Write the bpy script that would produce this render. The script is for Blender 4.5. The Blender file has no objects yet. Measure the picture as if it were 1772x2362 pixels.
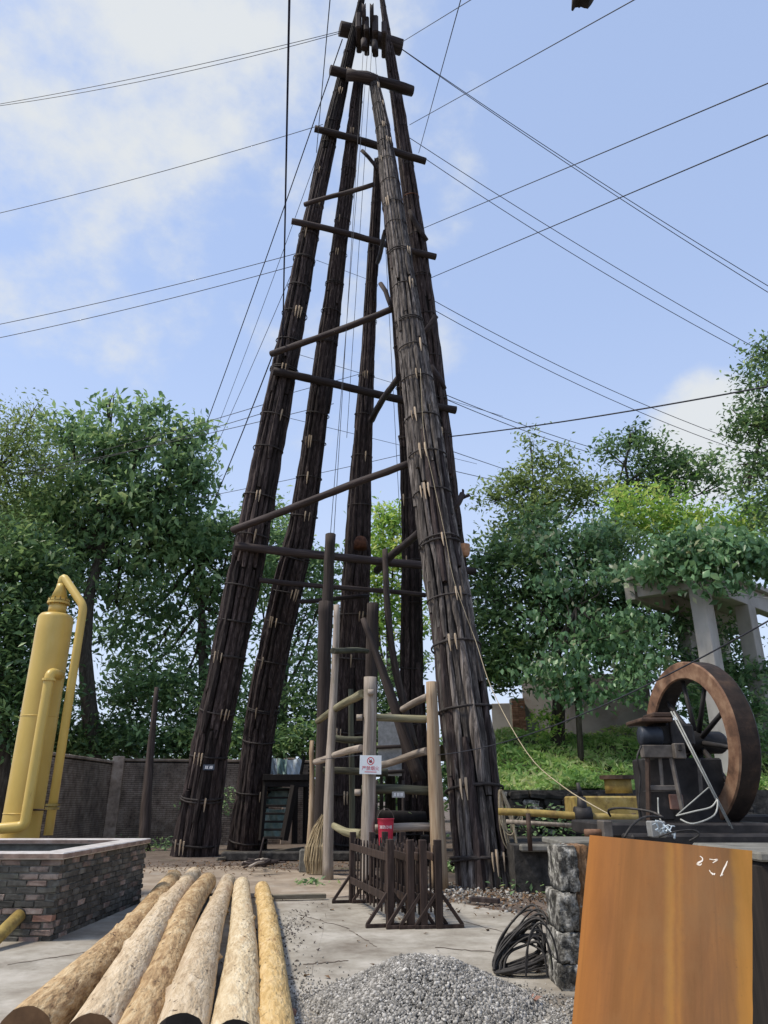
import bpy, math, random
import numpy as np
from mathutils import Vector, Matrix, Quaternion
R = random.Random(7)
NR = np.random.default_rng(7)
sc = bpy.context.scene
col = sc.collection

# ------------------------------------------------------------------ camera, sky, sun, exposure
F, PITCH, H = 1680.0, math.radians(21.5), 1.6          # focal length in photo pixels (1772 x 2362)
CT, ST = math.cos(PITCH), math.sin(PITCH)
cd = bpy.data.cameras.new('camera'); cam = bpy.data.objects.new('camera', cd); col.objects.link(cam)
cam.location = (0, 0, H); cam.rotation_euler = (math.pi/2 + PITCH, 0, 0)
cd.sensor_fit = 'VERTICAL'; cd.sensor_height = 24; cd.lens = 24*F/2362
cd.clip_start = 0.05; cd.clip_end = 3000
sc.camera = cam
SUN_EL, SUN_AZ = math.radians(58), math.radians(-104)    # azimuth from +Y towards +X
w = bpy.data.worlds.new('World'); sc.world = w; w.use_nodes = True
nt = w.node_tree; nt.nodes.clear()
def N(t, typ, **k):
    n = t.nodes.new(typ)
    for a, b in k.items(): setattr(n, a, b)
    return n
sky = N(nt, 'ShaderNodeTexSky', sky_type='NISHITA', sun_disc=False, sun_elevation=SUN_EL, sun_rotation=SUN_AZ)
sky.air_density = 1.0; sky.dust_density = 0.8; sky.ozone_density = 1.6
tc = N(nt, 'ShaderNodeTexCoord')
mp = N(nt, 'ShaderNodeMapping'); mp.inputs['Scale'].default_value = (1, 1, 1.35)
mp.inputs['Location'].default_value = (3.1, 0.4, 1.7)
nz = N(nt, 'ShaderNodeTexNoise'); nz.inputs['Scale'].default_value = 3.0; nz.inputs['Detail'].default_value = 9; nz.inputs['Roughness'].default_value = 0.55
nz2 = N(nt, 'ShaderNodeTexNoise'); nz2.inputs['Scale'].default_value = 9.0; nz2.inputs['Detail'].default_value = 6; nz2.inputs['Roughness'].default_value = 0.6
L = nt.links.new
L(tc.outputs['Generated'], mp.inputs[0]); L(mp.outputs[0], nz.inputs['Vector']); L(mp.outputs[0], nz2.inputs['Vector'])
def vdot(vec, lo, hi):
    d = N(nt, 'ShaderNodeVectorMath', operation='DOT_PRODUCT'); L(tc.outputs['Generated'], d.inputs[0])
    v = Vector(vec).normalized(); d.inputs[1].default_value = v
    m = N(nt, 'ShaderNodeMapRange', interpolation_type='SMOOTHSTEP')
    m.inputs[1].default_value = lo; m.inputs[2].default_value = hi
    L(d.outputs['Value'], m.inputs[0]); return m.outputs[0]
def math_(op, a, b=None):
    m = N(nt, 'ShaderNodeMath', operation=op)
    for i, x in enumerate((a, b)):
        if x is None: continue
        if isinstance(x, (int, float)): m.inputs[i].default_value = x
        else: L(x, m.inputs[i])
    return m.outputs[0]
def raydir(u, v):
    a = (u-886)/F; b = (v-1181)/F
    return Vector((a, CT+b*ST, ST-b*CT))
bank1 = vdot(raydir(150, -160), 0.72, 1.0)
bank2 = vdot(raydir(1640, 1010), 0.9935, 0.9995)
mix_n = math_('ADD', math_('MULTIPLY', nz.outputs['Fac'], 0.75), math_('MULTIPLY', nz2.outputs['Fac'], 0.42))
fac = math_('ADD', math_('ADD', mix_n, math_('MULTIPLY', bank1, 0.27)), math_('MULTIPLY', bank2, 0.38))
mr = N(nt, 'ShaderNodeMapRange', interpolation_type='SMOOTHSTEP'); mr.inputs[1].default_value = 0.74; mr.inputs[2].default_value = 0.96
L(fac, mr.inputs[0])
# thin milky haze over the whole dome, stronger towards the horizon
sep = N(nt, 'ShaderNodeSeparateXYZ'); L(tc.outputs['Generated'], sep.inputs[0])
hz = N(nt, 'ShaderNodeMapRange'); hz.inputs[1].default_value = 0.0; hz.inputs[2].default_value = 0.9; hz.inputs[3].default_value = 0.70; hz.inputs[4].default_value = 0.52
L(sep.outputs['Z'], hz.inputs[0])
mixh = N(nt, 'ShaderNodeMixRGB'); mixh.inputs[2].default_value = (3.25, 4.1, 6.1, 1); L(hz.outputs[0], mixh.inputs[0]); L(sky.outputs[0], mixh.inputs[1])
h2 = N(nt, 'ShaderNodeMapRange', interpolation_type='SMOOTHSTEP'); h2.inputs[1].default_value = 0.0; h2.inputs[2].default_value = 0.62; h2.inputs[3].default_value = 0.72; h2.inputs[4].default_value = 0.0
L(sep.outputs['Z'], h2.inputs[0])
mixw = N(nt, 'ShaderNodeMixRGB'); mixw.inputs[2].default_value = (4.15, 4.65, 5.5, 1); L(h2.outputs[0], mixw.inputs[0]); L(mixh.outputs[0], mixw.inputs[1])
mixc = N(nt, 'ShaderNodeMixRGB'); mixc.inputs[2].default_value = (4.2, 4.4, 4.6, 1); L(mr.outputs[0], mixc.inputs[0]); L(mixw.outputs[0], mixc.inputs[1])
bg = N(nt, 'ShaderNodeBackground'); bg.inputs[1].default_value = 0.118
wo = N(nt, 'ShaderNodeOutputWorld'); L(mixc.outputs[0], bg.inputs[0]); L(bg.outputs[0], wo.inputs[0])
sd = bpy.data.lights.new('sun', 'SUN'); sun = bpy.data.objects.new('sun', sd); col.objects.link(sun)
sd.energy = 2.5; sd.angle = math.radians(11); sd.color = (1.0, 0.92, 0.80)
sdir = Vector((math.sin(SUN_AZ)*math.cos(SUN_EL), math.cos(SUN_AZ)*math.cos(SUN_EL), math.sin(SUN_EL)))
sun.rotation_euler = (-sdir).to_track_quat('-Z', 'Y').to_euler(); sun.location = (0, 0, 60)
sc.view_settings.view_transform = 'Standard'; sc.view_settings.look = 'None'
sc.view_settings.exposure = 0.62; sc.view_settings.gamma = 1.0
try: sc.view_settings.use_curve_mapping = False
except Exception: pass
sc.render.engine = 'CYCLES'
sc.cycles.max_bounces = 6; sc.cycles.diffuse_bounces = 3; sc.cycles.transmission_bounces = 4
sc.cycles.use_denoising = True

# ------------------------------------------------------------------ helpers
def P(u, v, Y):
    d = raydir(u, v); t = Y/d.y
    return Vector((d.x*t, Y, H+d.z*t))
def G(u, v, z=0.0):
    d = raydir(u, v); t = (z-H)/d.z
    return Vector((d.x*t, d.y*t, z))
def PX(px, u, v, Y):                                   # metres spanned by px photo pixels at that place
    d = raydir(u, v); return px/F*(Y/d.y)
WM = {}
def put(o, M=None, parent=None):
    col.objects.link(o); M = M or Matrix.Identity(4)
    WM[o.name] = M
    if parent is not None:
        o.parent = parent; o.matrix_basis = WM[parent.name].inverted() @ M
    else: o.matrix_basis = M
    return o
def tag(o, label=None, cat=None, group=None, kind=None):
    if label: o['label'] = label
    if cat: o['category'] = cat
    if group: o['group'] = group
    if kind: o['kind'] = kind
    return o
def thing(name, label, cat, loc=(0, 0, 0), group=None):
    o = bpy.data.objects.new(name, None); o.empty_display_size = .2
    put(o, Matrix.Translation(Vector(loc))); return tag(o, label, cat, group)
def mk(name, V, Fc, mat, smooth=False):
    me = bpy.data.meshes.new(name)
    me.from_pydata([tuple(v) for v in V], [], Fc)
    if mat: me.materials.append(mat)
    if smooth: me.polygons.foreach_set('use_smooth', [True]*len(me.polygons))
    me.update(); return me
def obj(name, V, Fc, mat, parent=None, smooth=False, M=None):
    """verts in world space unless M is given (then local to M)"""
    if M is None:
        if parent is not None: M = Matrix.Translation(WM[parent.name].translation)
        else:
            c = np.mean(np.array([tuple(v) for v in V]), axis=0); z = min(v[2] for v in V)
            M = Matrix.Translation((c[0], c[1], z))
        T = M.inverted(); V = [T @ Vector(v) for v in V]
    return put(bpy.data.objects.new(name, mk(name, V, Fc, mat, smooth)), M, parent)
def inst(name, me, M, parent=None):
    return put(bpy.data.objects.new(name, me), M, parent)
class MB:
    def __init__(s): s.V = []; s.F = []
    def add(s, V, Fc):
        b = len(s.V); s.V += [Vector(v) for v in V]; s.F += [tuple(i+b for i in f) for f in Fc]; return s
    def box(s, c, d, M=None):
        V, Fc = boxg(c, d)
        if M is not None: V = [M @ Vector(v) for v in V]
        return s.add(V, Fc)
    def tube(s, pts, rad, n=8, caps=True): return s.add(*tubeg(pts, rad, n, caps))
    def obj(s, name, mat, parent=None, smooth=False, M=None): return obj(name, s.V, s.F, mat, parent, smooth, M)
def boxg(c, d):
    x, y, z = c; a, b, e = d[0]/2, d[1]/2, d[2]/2
    V = [(x+i*a, y+j*b, z+k*e) for k in (-1, 1) for j in (-1, 1) for i in (-1, 1)]
    return V, [(0, 2, 3, 1), (4, 5, 7, 6), (0, 1, 5, 4), (2, 6, 7, 3), (0, 4, 6, 2), (1, 3, 7, 5)]
def bbox(c, d, b=.006):
    """box with chamfered edges: 24 verts"""
    x, y, z = c; h = [q/2 for q in d]; b = min(b, min(h)*.45)
    V = []; idx = {}
    for i in (-1, 1):
        for j in (-1, 1):
            for k in (-1, 1):
                for ax in range(3):
                    p = [i*h[0], j*h[1], k*h[2]]
                    for a2 in range(3):
                        if a2 != ax: p[a2] -= math.copysign(b, p[a2])
                    idx[(i, j, k, ax)] = len(V); V.append((x+p[0], y+p[1], z+p[2]))
    Fc = []
    for s in (-1, 1):
        Fc.append([idx[(s, j, k, 0)] for j, k in ((-1, -1), (1, -1), (1, 1), (-1, 1))][::s])
        Fc.append([idx[(i, s, k, 1)] for i, k in ((-1, -1), (-1, 1), (1, 1), (1, -1))][::s])
        Fc.append([idx[(i, j, s, 2)] for i, j in ((-1, -1), (1, -1), (1, 1), (-1, 1))][::s])
    for a in (-1, 1):
        for c2 in (-1, 1):
            f = a*c2
            Fc.append([idx[(a, c2, -1, 0)], idx[(a, c2, -1, 1)], idx[(a, c2, 1, 1)], idx[(a, c2, 1, 0)]][::f])
            Fc.append([idx[(-1, a, c2, 1)], idx[(-1, a, c2, 2)], idx[(1, a, c2, 2)], idx[(1, a, c2, 1)]][::f])
            Fc.append([idx[(a, -1, c2, 2)], idx[(a, -1, c2, 0)], idx[(a, 1, c2, 0)], idx[(a, 1, c2, 2)]][::f])
            for k in (-1, 1):
                Fc.append([idx[(a, c2, k, 0)], idx[(a, c2, k, 1)], idx[(a, c2, k, 2)]][::-a*c2*k])
    return V, [tuple(f) for f in Fc]
def frame(t):
    t = t.normalized(); x = Vector((1, 0, 0)) if abs(t.x) < .9 else Vector((0, 1, 0))
    e1 = (x - t*x.dot(t)).normalized(); return t, e1, t.cross(e1)
def tubeg(pts, rad, n=8, caps=True):
    pts = [Vector(p) for p in pts]; m = len(pts)
    if not hasattr(rad, '__len__'): rad = [rad]*m
    V = []; Fc = []; pe = None
    for i, p in enumerate(pts):
        t = (pts[min(i+1, m-1)] - pts[max(i-1, 0)])
        if t.length < 1e-9: t = Vector((0, 0, 1))
        t.normalize()
        if pe is None: _, e1, e2 = frame(t)
        else:
            e1 = pe - t*pe.dot(t)
            e1 = e1.normalized() if e1.length > 1e-6 else frame(t)[1]
            e2 = t.cross(e1)
        pe = e1
        for k in range(n):
            a = 2*math.pi*k/n; V.append(p + (e1*math.cos(a) + e2*math.sin(a))*rad[i])
    for i in range(m-1):
        for k in range(n):
            k2 = (k+1) % n; Fc.append((i*n+k, i*n+k2, (i+1)*n+k2, (i+1)*n+k))
    if caps:
        Fc.append(tuple(range(n))[::-1]); Fc.append(tuple((m-1)*n+k for k in range(n)))
    return V, Fc
def zrot(p0, p1):
    d = (Vector(p1)-Vector(p0)); q = Vector((0, 0, 1)).rotation_difference(d.normalized())
    return Matrix.Translation(Vector(p0)) @ q.to_matrix().to_4x4(), d.length
def pole(name, p0, p1, r0, r1, mat, parent=None, n=10, step=.35, rough=.06, bend=0.0, knots=0, endmat=None, smooth=True):
    """rough round timber, local z along its length"""
    M, Ln = zrot(p0, p1); m = max(2, int(Ln/step)+1)
    V = []; Fc = []; ph = R.random()*6; ph2 = R.random()*6
    wob = [[1+R.uniform(-rough, rough) for _ in range(n)] for _ in range(m+1)]
    for i in range(m+1):
        f = i/m; r = r0+(r1-r0)*f
        cx = bend*(math.sin(f*math.pi*1.3+ph)-math.sin(ph)); cy = bend*(math.sin(f*math.pi*1.7+ph2)-math.sin(ph2))
        for k in range(n):
            a = 2*math.pi*k/n
            q = wob[i][k]*(1+.5*rough*math.sin(a*2+ph+f*2))
            V.append((cx+r*q*math.cos(a), cy+r*q*math.sin(a), f*Ln))
    for i in range(m):
        for k in range(n):
            k2 = (k+1) % n; Fc.append((i*n+k, i*n+k2, (i+1)*n+k2, (i+1)*n+k))
    side = len(Fc)
    for kk in range(knots):
        i = R.randrange(1, m); k = R.randrange(n)
        V[i*n+k] = tuple(Vector(V[i*n+k]) + Vector((math.cos(2*math.pi*k/n), math.sin(2*math.pi*k/n), 0))*r0*R.uniform(.1, .22))
    Fc.append(tuple(range(n))[::-1]); Fc.append(tuple(m*n+k for k in range(n)))
    me = mk(name, V, Fc, mat, smooth)
    for f in (side, side+1): me.polygons[f].use_smooth = False
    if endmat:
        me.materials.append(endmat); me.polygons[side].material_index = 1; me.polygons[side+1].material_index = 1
    return put(bpy.data.objects.new(name, me), M, parent)
def npmesh(name, V, Fq, mat, rnd=None, smooth=False):
    """fast mesh from numpy arrays; Fq (m,k) with constant k"""
    me = bpy.data.meshes.new(name); m, k = Fq.shape
    me.vertices.add(len(V)); me.vertices.foreach_set('co', np.ascontiguousarray(V, dtype=np.float32).ravel())
    me.loops.add(m*k); me.loops.foreach_set('vertex_index', np.ascontiguousarray(Fq, dtype=np.int32).ravel())
    me.polygons.add(m); me.polygons.foreach_set('loop_start', np.arange(0, m*k, k, dtype=np.int32))
    me.polygons.foreach_set('loop_total', np.full(m, k, dtype=np.int32))
    if smooth: me.polygons.foreach_set('use_smooth', np.ones(m, dtype=bool))
    if rnd is not None:
        at = me.attributes.new('rnd', 'FLOAT', 'FACE'); at.data.foreach_set('value', rnd.astype(np.float32))
    if mat: me.materials.append(mat)
    me.update(calc_edges=True); me.validate(); return me

# ------------------------------------------------------------------ materials
def rampset(rp, stops):
    e = rp.color_ramp.elements
    while len(e) < len(stops): e.new(.5)
    while len(e) > len(stops): e.remove(e[-1])
    for q, (p, c) in zip(e, stops): q.position = p; q.color = (*c, 1)
def mat(name, stops, scale=(4, 4, 4), detail=6, rough=.8, bump=.3, bscale=None, bdist=.02, rand=.25, coord='Object', metal=0.0,
        spots=None, nrough=.6, dist=0.0, spec=.3):
    """noise-coloured surface. stops: colour ramp; spots: (colour, scale, lo, hi) a second patchy layer (stains, moss, lichen)"""
    m = bpy.data.materials.new(name); m.use_nodes = True; t = m.node_tree; l = t.links.new
    b = t.nodes['Principled BSDF']; b.inputs['Roughness'].default_value = rough; b.inputs['Metallic'].default_value = metal
    b.inputs['Specular IOR Level'].default_value = spec
    tcn = N(t, 'ShaderNodeTexCoord'); oi = N(t, 'ShaderNodeObjectInfo')
    if coord == 'World':
        geo = N(t, 'ShaderNodeNewGeometry'); src = geo.outputs['Position']
    else:
        ad = N(t, 'ShaderNodeVectorMath', operation='ADD'); sclr = N(t, 'ShaderNodeMath', operation='MULTIPLY'); sclr.inputs[1].default_value = 37.0
        l(oi.outputs['Random'], sclr.inputs[0]); l(tcn.outputs['Object'], ad.inputs[0]); l(sclr.outputs[0], ad.inputs[1]); src = ad.outputs[0]
    mp = N(t, 'ShaderNodeMapping'); mp.inputs['Scale'].default_value = scale; l(src, mp.inputs[0])
    nz = N(t, 'ShaderNodeTexNoise'); nz.inputs['Scale'].default_value = 1; nz.inputs['Detail'].default_value = detail; nz.inputs['Roughness'].default_value = nrough; nz.inputs['Distortion'].default_value = dist
    l(mp.outputs[0], nz.inputs['Vector'])
    rp = N(t, 'ShaderNodeValToRGB'); rampset(rp, stops); l(nz.outputs['Fac'], rp.inputs[0]); c = rp.outputs[0]
    for sp in (spots or []):
        n2 = N(t, 'ShaderNodeTexNoise'); n2.inputs['Scale'].default_value = 1; n2.inputs['Detail'].default_value = 7; n2.inputs['Roughness'].default_value = .65
        m2 = N(t, 'ShaderNodeMapping'); s2 = sp[1] if hasattr(sp[1], '__len__') else (sp[1],)*3
        m2.inputs['Scale'].default_value = s2; m2.inputs['Location'].default_value = (sp[2]*91, 7.3, sp[3]*33)
        l(src, m2.inputs[0]); l(m2.outputs[0], n2.inputs['Vector'])
        g = N(t, 'ShaderNodeMapRange'); g.inputs[1].default_value = sp[2]; g.inputs[2].default_value = sp[3]; l(n2.outputs['Fac'], g.inputs[0])
        if len(sp) > 4: g.inputs[4].default_value = sp[4]
        mx = N(t, 'ShaderNodeMixRGB'); mx.inputs[2].default_value = (*sp[0], 1); l(g.outputs[0], mx.inputs[0]); l(c, mx.inputs[1]); c = mx.outputs[0]
    if rand:
        hs = N(t, 'ShaderNodeHueSaturation'); g = N(t, 'ShaderNodeMapRange'); g.inputs[3].default_value = 1-rand; g.inputs[4].default_value = 1+rand
        l(oi.outputs['Random'], g.inputs[0]); l(g.outputs[0], hs.inputs['Value']); l(c, hs.inputs['Color']); c = hs.outputs[0]
    l(c, b.inputs['Base Color'])
    if bump:
        bn = N(t, 'ShaderNodeBump'); bn.inputs['Strength'].default_value = bump; bn.inputs['Distance'].default_value = bdist
        if bscale:
            n3 = N(t, 'ShaderNodeTexNoise'); n3.inputs['Scale'].default_value = 1; n3.inputs['Detail'].default_value = 6
            m3 = N(t, 'ShaderNodeMapping'); m3.inputs['Scale'].default_value = bscale; l(src, m3.inputs[0]); l(m3.outputs[0], n3.inputs['Vector']); l(n3.outputs['Fac'], bn.inputs['Height'])
        else: l(nz.outputs['Fac'], bn.inputs['Height'])
        l(bn.outputs[0], b.inputs['Normal'])
    return m
def leafmat(name, stops, trans=.35, rough=.55):
    m = bpy.data.materials.new(name); m.use_nodes = True; t = m.node_tree; l = t.links.new
    stops = [(p, tuple(min(.55, q*2.4) for q in c)) for p, c in stops]
    b = t.nodes['Principled BSDF']; b.inputs['Roughness'].default_value = rough; b.inputs['Specular IOR Level'].default_value = .45
    at = N(t, 'ShaderNodeAttribute', attribute_name='rnd'); rp = N(t, 'ShaderNodeValToRGB'); rampset(rp, stops)
    l(at.outputs['Fac'], rp.inputs[0]); l(rp.outputs[0], b.inputs['Base Color'])
    tr = N(t, 'ShaderNodeBsdfTranslucent'); hs = N(t, 'ShaderNodeHueSaturation'); hs.inputs['Value'].default_value = 1.5; hs.inputs['Hue'].default_value = .485
    l(rp.outputs[0], hs.inputs['Color']); l(hs.outputs[0], tr.inputs[0])
    mx = N(t, 'ShaderNodeMixShader'); mx.inputs[0].default_value = trans
    l(b.outputs[0], mx.inputs[1]); l(tr.outputs[0], mx.inputs[2]); l(mx.outputs[0], t.nodes['Material Output'].inputs[0])
    return m
M = {}
WS = (16, 16, .9)
M['old'] = mat('old_timber', [(.32, (.008, .006, .0055)), (.50, (.036, .025, .022)), (.64, (.085, .064, .058)), (.82, (.21, .175, .165))], WS, 8, .85, 1.0, None, .04, .55, dist=.5, nrough=.68)
M['oldgrey'] = mat('grey_weathered_timber', [(.32, (.013, .011, .0095)), (.47, (.075, .062, .053)), (.60, (.20, .172, .15)), (.80, (.41, .37, .325))], WS, 8, .85, 1.0, None, .04, .45, dist=.5, nrough=.68)
M['core'] = mat('timber_core', [(.3, (.010, .008, .007)), (.8, (.03, .024, .02))], WS, 5, .9, .4)
M['beam'] = mat('dark_beam', [(.25, (.014, .010, .010)), (.55, (.045, .033, .030)), (.85, (.11, .088, .08))], WS, 7, .8, .7, None, .02, .3)
M['hoop'] = mat('hoop_band', [(.3, (.015, .012, .011)), (.7, (.06, .05, .045))], (9, 9, 9), 5, .8, .4)
M['hooprust'] = mat('rusty_hoop', [(.3, (.07, .026, .014)), (.7, (.19, .075, .035))], (9, 9, 9), 5, .8, .4)
M['wedge'] = mat('fresh_wedge', [(.3, (.38, .27, .16)), (.7, (.62, .50, .36))], (30, 30, 3), 5, .7, .3, rand=.3)
M['post'] = mat('grey_post', [(.25, (.10, .08, .062)), (.5, (.30, .25, .20)), (.75, (.48, .415, .345))], WS, 8, .8, .6, None, .015, .15, spots=[((.14, .15, .06), 3, .6, .8, .6)], dist=.5)
M['postw'] = mat('warm_post', [(.25, (.13, .08, .045)), (.5, (.33, .235, .145)), (.75, (.46, .36, .25))], WS, 8, .75, .5, None, .015, .12, dist=.5)
M['moss'] = mat('mossy_rail', [(.3, (.085, .078, .045)), (.5, (.215, .195, .115)), (.75, (.36, .33, .22))], WS, 7, .85, .5, None, .012, .15)
M['darkpost'] = mat('dark_post', [(.3, (.022, .016, .013)), (.55, (.058, .043, .036)), (.8, (.125, .098, .082))], WS, 8, .85, .7, None, .02, .2)
M['mossdark'] = mat('green_dark_post', [(.3, (.03, .028, .02)), (.55, (.09, .088, .058)), (.8, (.16, .155, .10))], WS, 8, .85, .6, None, .02, .2)
LS = (14, 14, 2.6)
def logm(name, a, b, c, sp):
    return mat(name, [(.30, a), (.48, b), (.64, c)], LS, 10, .8, 1.0, (34, 34, 8), .025, .06, spots=[sp, ((.075, .045, .025), (19, 19, 11), .60, .66)], nrough=.72, dist=.7)
M['log_bark'] = logm('half_barked_log', (.15, .08, .035), (.42, .28, .14), (.60, .46, .27), ((.17, .085, .035), (7, 7, 2), .55, .68))
M['log_pale'] = logm('peeled_pale_log', (.27, .185, .105), (.51, .395, .255), (.64, .53, .38), ((.36, .24, .15), (5, 5, 1), .55, .75))
M['log_cream'] = logm('peeled_cream_log', (.32, .22, .12), (.56, .44, .27), (.70, .60, .42), ((.42, .27, .14), (5, 5, 1), .58, .75))
M['log_yellow'] = logm('yellow_log', (.28, .17, .06), (.54, .37, .155), (.66, .50, .27), ((.30, .17, .07), (8, 8, 3), .55, .7))
M['cut'] = mat('sawn_end', [(.3, (.075, .04, .02)), (.7, (.19, .105, .05))], (6, 6, 6), 6, .8, .3, rand=.2)  # end wood brown kept dark for the shade on the near faces
M['cutdark'] = mat('shaded_end', [(.3, (.008, .006, .005)), (.7, (.022, .017, .014))], (6, 6, 6), 6, .75, .3, rand=.1)  # near-black: deep shade on the log ends, put into the colour
M['yellow'] = mat('yellow_paint', [(.3, (.53, .36, .085)), (.55, (.61, .43, .11)), (.8, (.67, .50, .16))], (1.5, 1.5, .8), 6, .38, .12, (5, 5, 5), .01, .03, spots=[((.36, .20, .04), (5, 5, .7), .60, .78, .6), ((.20, .09, .03), (9, 9, 2.2), .68, .76, .7), ((.66, .52, .22), (2, 2, .5), .56, .75, .5)], spec=.4)
M['yold'] = mat('old_yellow_paint', [(.3, (.16, .11, .035)), (.5, (.31, .22, .06)), (.75, (.42, .33, .14))], (4, 4, 4), 8, .75, .3, rand=.08, spots=[((.12, .075, .03), 5, .52, .68, .85), ((.10, .11, .04), 3, .56, .7, .6)])
M['concrete'] = mat('ground_concrete', [(.32, (.18, .152, .118)), (.5, (.335, .305, .252)), (.68, (.48, .445, .385))], (.9, .9, .9), 10, .75, .25, (14, 14, 14), .01, 0, 'World',
                    spots=[((.20, .165, .125), .45, .52, .68, .75), ((.15, .12, .09), 3.2, .62, .74, .55), ((.13, .10, .08), 17, .66, .72, .7), ((.17, .15, .12), (5, 5, 5), .55, .70, .5), ((.47, .445, .39), .8, .6, .75, .5), ((.10, .085, .065), (1.1, .35, 1), .60, .72, .45)], nrough=.7)
M['concrete2'] = mat('dusty_concrete', [(.28, (.17, .128, .09)), (.5, (.30, .24, .178)), (.72, (.41, .345, .27))], (.9, .9, .9), 10, .85, .3, (14, 14, 14), .012, 0, 'World',
                     spots=[((.13, .095, .07), 1.1, .54, .7, .7), ((.42, .39, .34), .7, .58, .72, .6), ((.09, .065, .05), 13, .68, .73, .7)], nrough=.7)
M['dirt'] = mat('packed_dirt', [(.25, (.055, .04, .03)), (.5, (.13, .10, .078)), (.75, (.215, .175, .14))], (1.3, 1.3, 1.3), 10, .95, .6, (9, 9, 9), .03, 0, 'World',
                spots=[((.06, .085, .03), .5, .58, .7, .6), ((.045, .032, .025), 6, .58, .68, .8)], nrough=.7)
M['brick'] = mat('red_grey_brick', [(.25, (.08, .065, .055)), (.45, (.19, .135, .11)), (.65, (.27, .225, .19)), (.85, (.38, .34, .30))], (5, 5, 5), 8, .9, .6, (18, 18, 18), .01, .35,
                 spots=[((.045, .042, .038), 5, .50, .62, .85), ((.15, .16, .12), 3.3, .58, .7, .7)])
M['brickred'] = mat('red_brick', [(.25, (.13, .07, .05)), (.5, (.26, .14, .10)), (.8, (.36, .25, .20))], (6, 6, 6), 8, .9, .6, (18, 18, 18), .01, .25, spots=[((.10, .08, .07), 5, .58, .72, .6)])
M['brickblk'] = mat('mouldy_brick', [(.25, (.030, .028, .025)), (.5, (.075, .07, .06)), (.75, (.155, .15, .13))], (6, 6, 6), 8, .92, .6, (18, 18, 18), .012, .4, spots=[((.10, .11, .075), 3, .58, .72, .6)])
M['mortar'] = mat('old_mortar', [(.3, (.10, .095, .08)), (.7, (.22, .21, .18))], (7, 7, 7), 7, .95, .5, rand=0)
M['coping'] = mat('cement_coping', [(.3, (.34, .30, .27)), (.55, (.52, .49, .46)), (.8, (.60, .58, .56))], (5, 5, 5), 8, .7, .3, rand=0, spots=[((.28, .13, .10), 4, .60, .72, .7)])
M['copeside'] = mat('coping_edge', [(.3, (.16, .11, .085)), (.55, (.28, .20, .16)), (.8, (.40, .35, .31))], (6, 6, 6), 8, .85, .4, rand=0, spots=[((.08, .075, .07), 5, .56, .7, .7)])
M['wallbrick'] = mat('old_wall_brick', [(.25, (.12, .088, .065)), (.5, (.29, .225, .17)), (.8, (.44, .37, .30))], (4, 4, 4), 7, .95, .4, rand=.3, coord='World', spots=[((.035, .032, .025), .5, .5, .68, .7)])
M['plaster'] = mat('stained_plaster', [(.25, (.16, .145, .14)), (.5, (.31, .29, .285)), (.8, (.42, .40, .39))], (.8, .8, .8), 9, .9, .2, (6, 6, 6), .01, 0, 'World', spots=[((.13, .115, .11), (1.2, 1.2, .35), .52, .7, .7), ((.24, .13, .11), 1.7, .6, .72, .5)])
M['conc_col'] = mat('bare_concrete', [(.25, (.28, .255, .225)), (.5, (.43, .40, .36)), (.8, (.52, .49, .45))], (2, 2, 1), 9, .85, .3, (12, 12, 5), .01, 0, 'World', spots=[((.20, .20, .14), (2, 2, .5), .58, .75, .5)])
M['stone'] = mat('lichen_stone', [(.34, (.016, .015, .013)), (.46, (.06, .056, .048)), (.53, (.20, .19, .165)), (.62, (.45, .43, .38)), (.8, (.58, .56, .51))], (9, 9, 9), 10, .95, 1.0, (16, 16, 16), .03, .08, nrough=.72,
                 spots=[((.11, .125, .05), 5, .6, .72, .55)])
M['stonerust'] = mat('rust_stained_stone', [(.30, (.03, .02, .014)), (.46, (.13, .068, .03)), (.6, (.27, .16, .085)), (.8, (.40, .34, .27))], (13, 13, 4), 9, .92, .9, (16, 16, 16), .03, 0, nrough=.75, spots=[((.35, .34, .30), 12, .6, .68, .8), ((.025, .022, .018), 8, .58, .66, .9)])
M['stonedark'] = mat('dark_stone', [(.3, (.014, .013, .012)), (.55, (.045, .041, .036)), (.8, (.11, .10, .088))], (7, 7, 7), 8, .95, .8, None, .03, .3)
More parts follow.
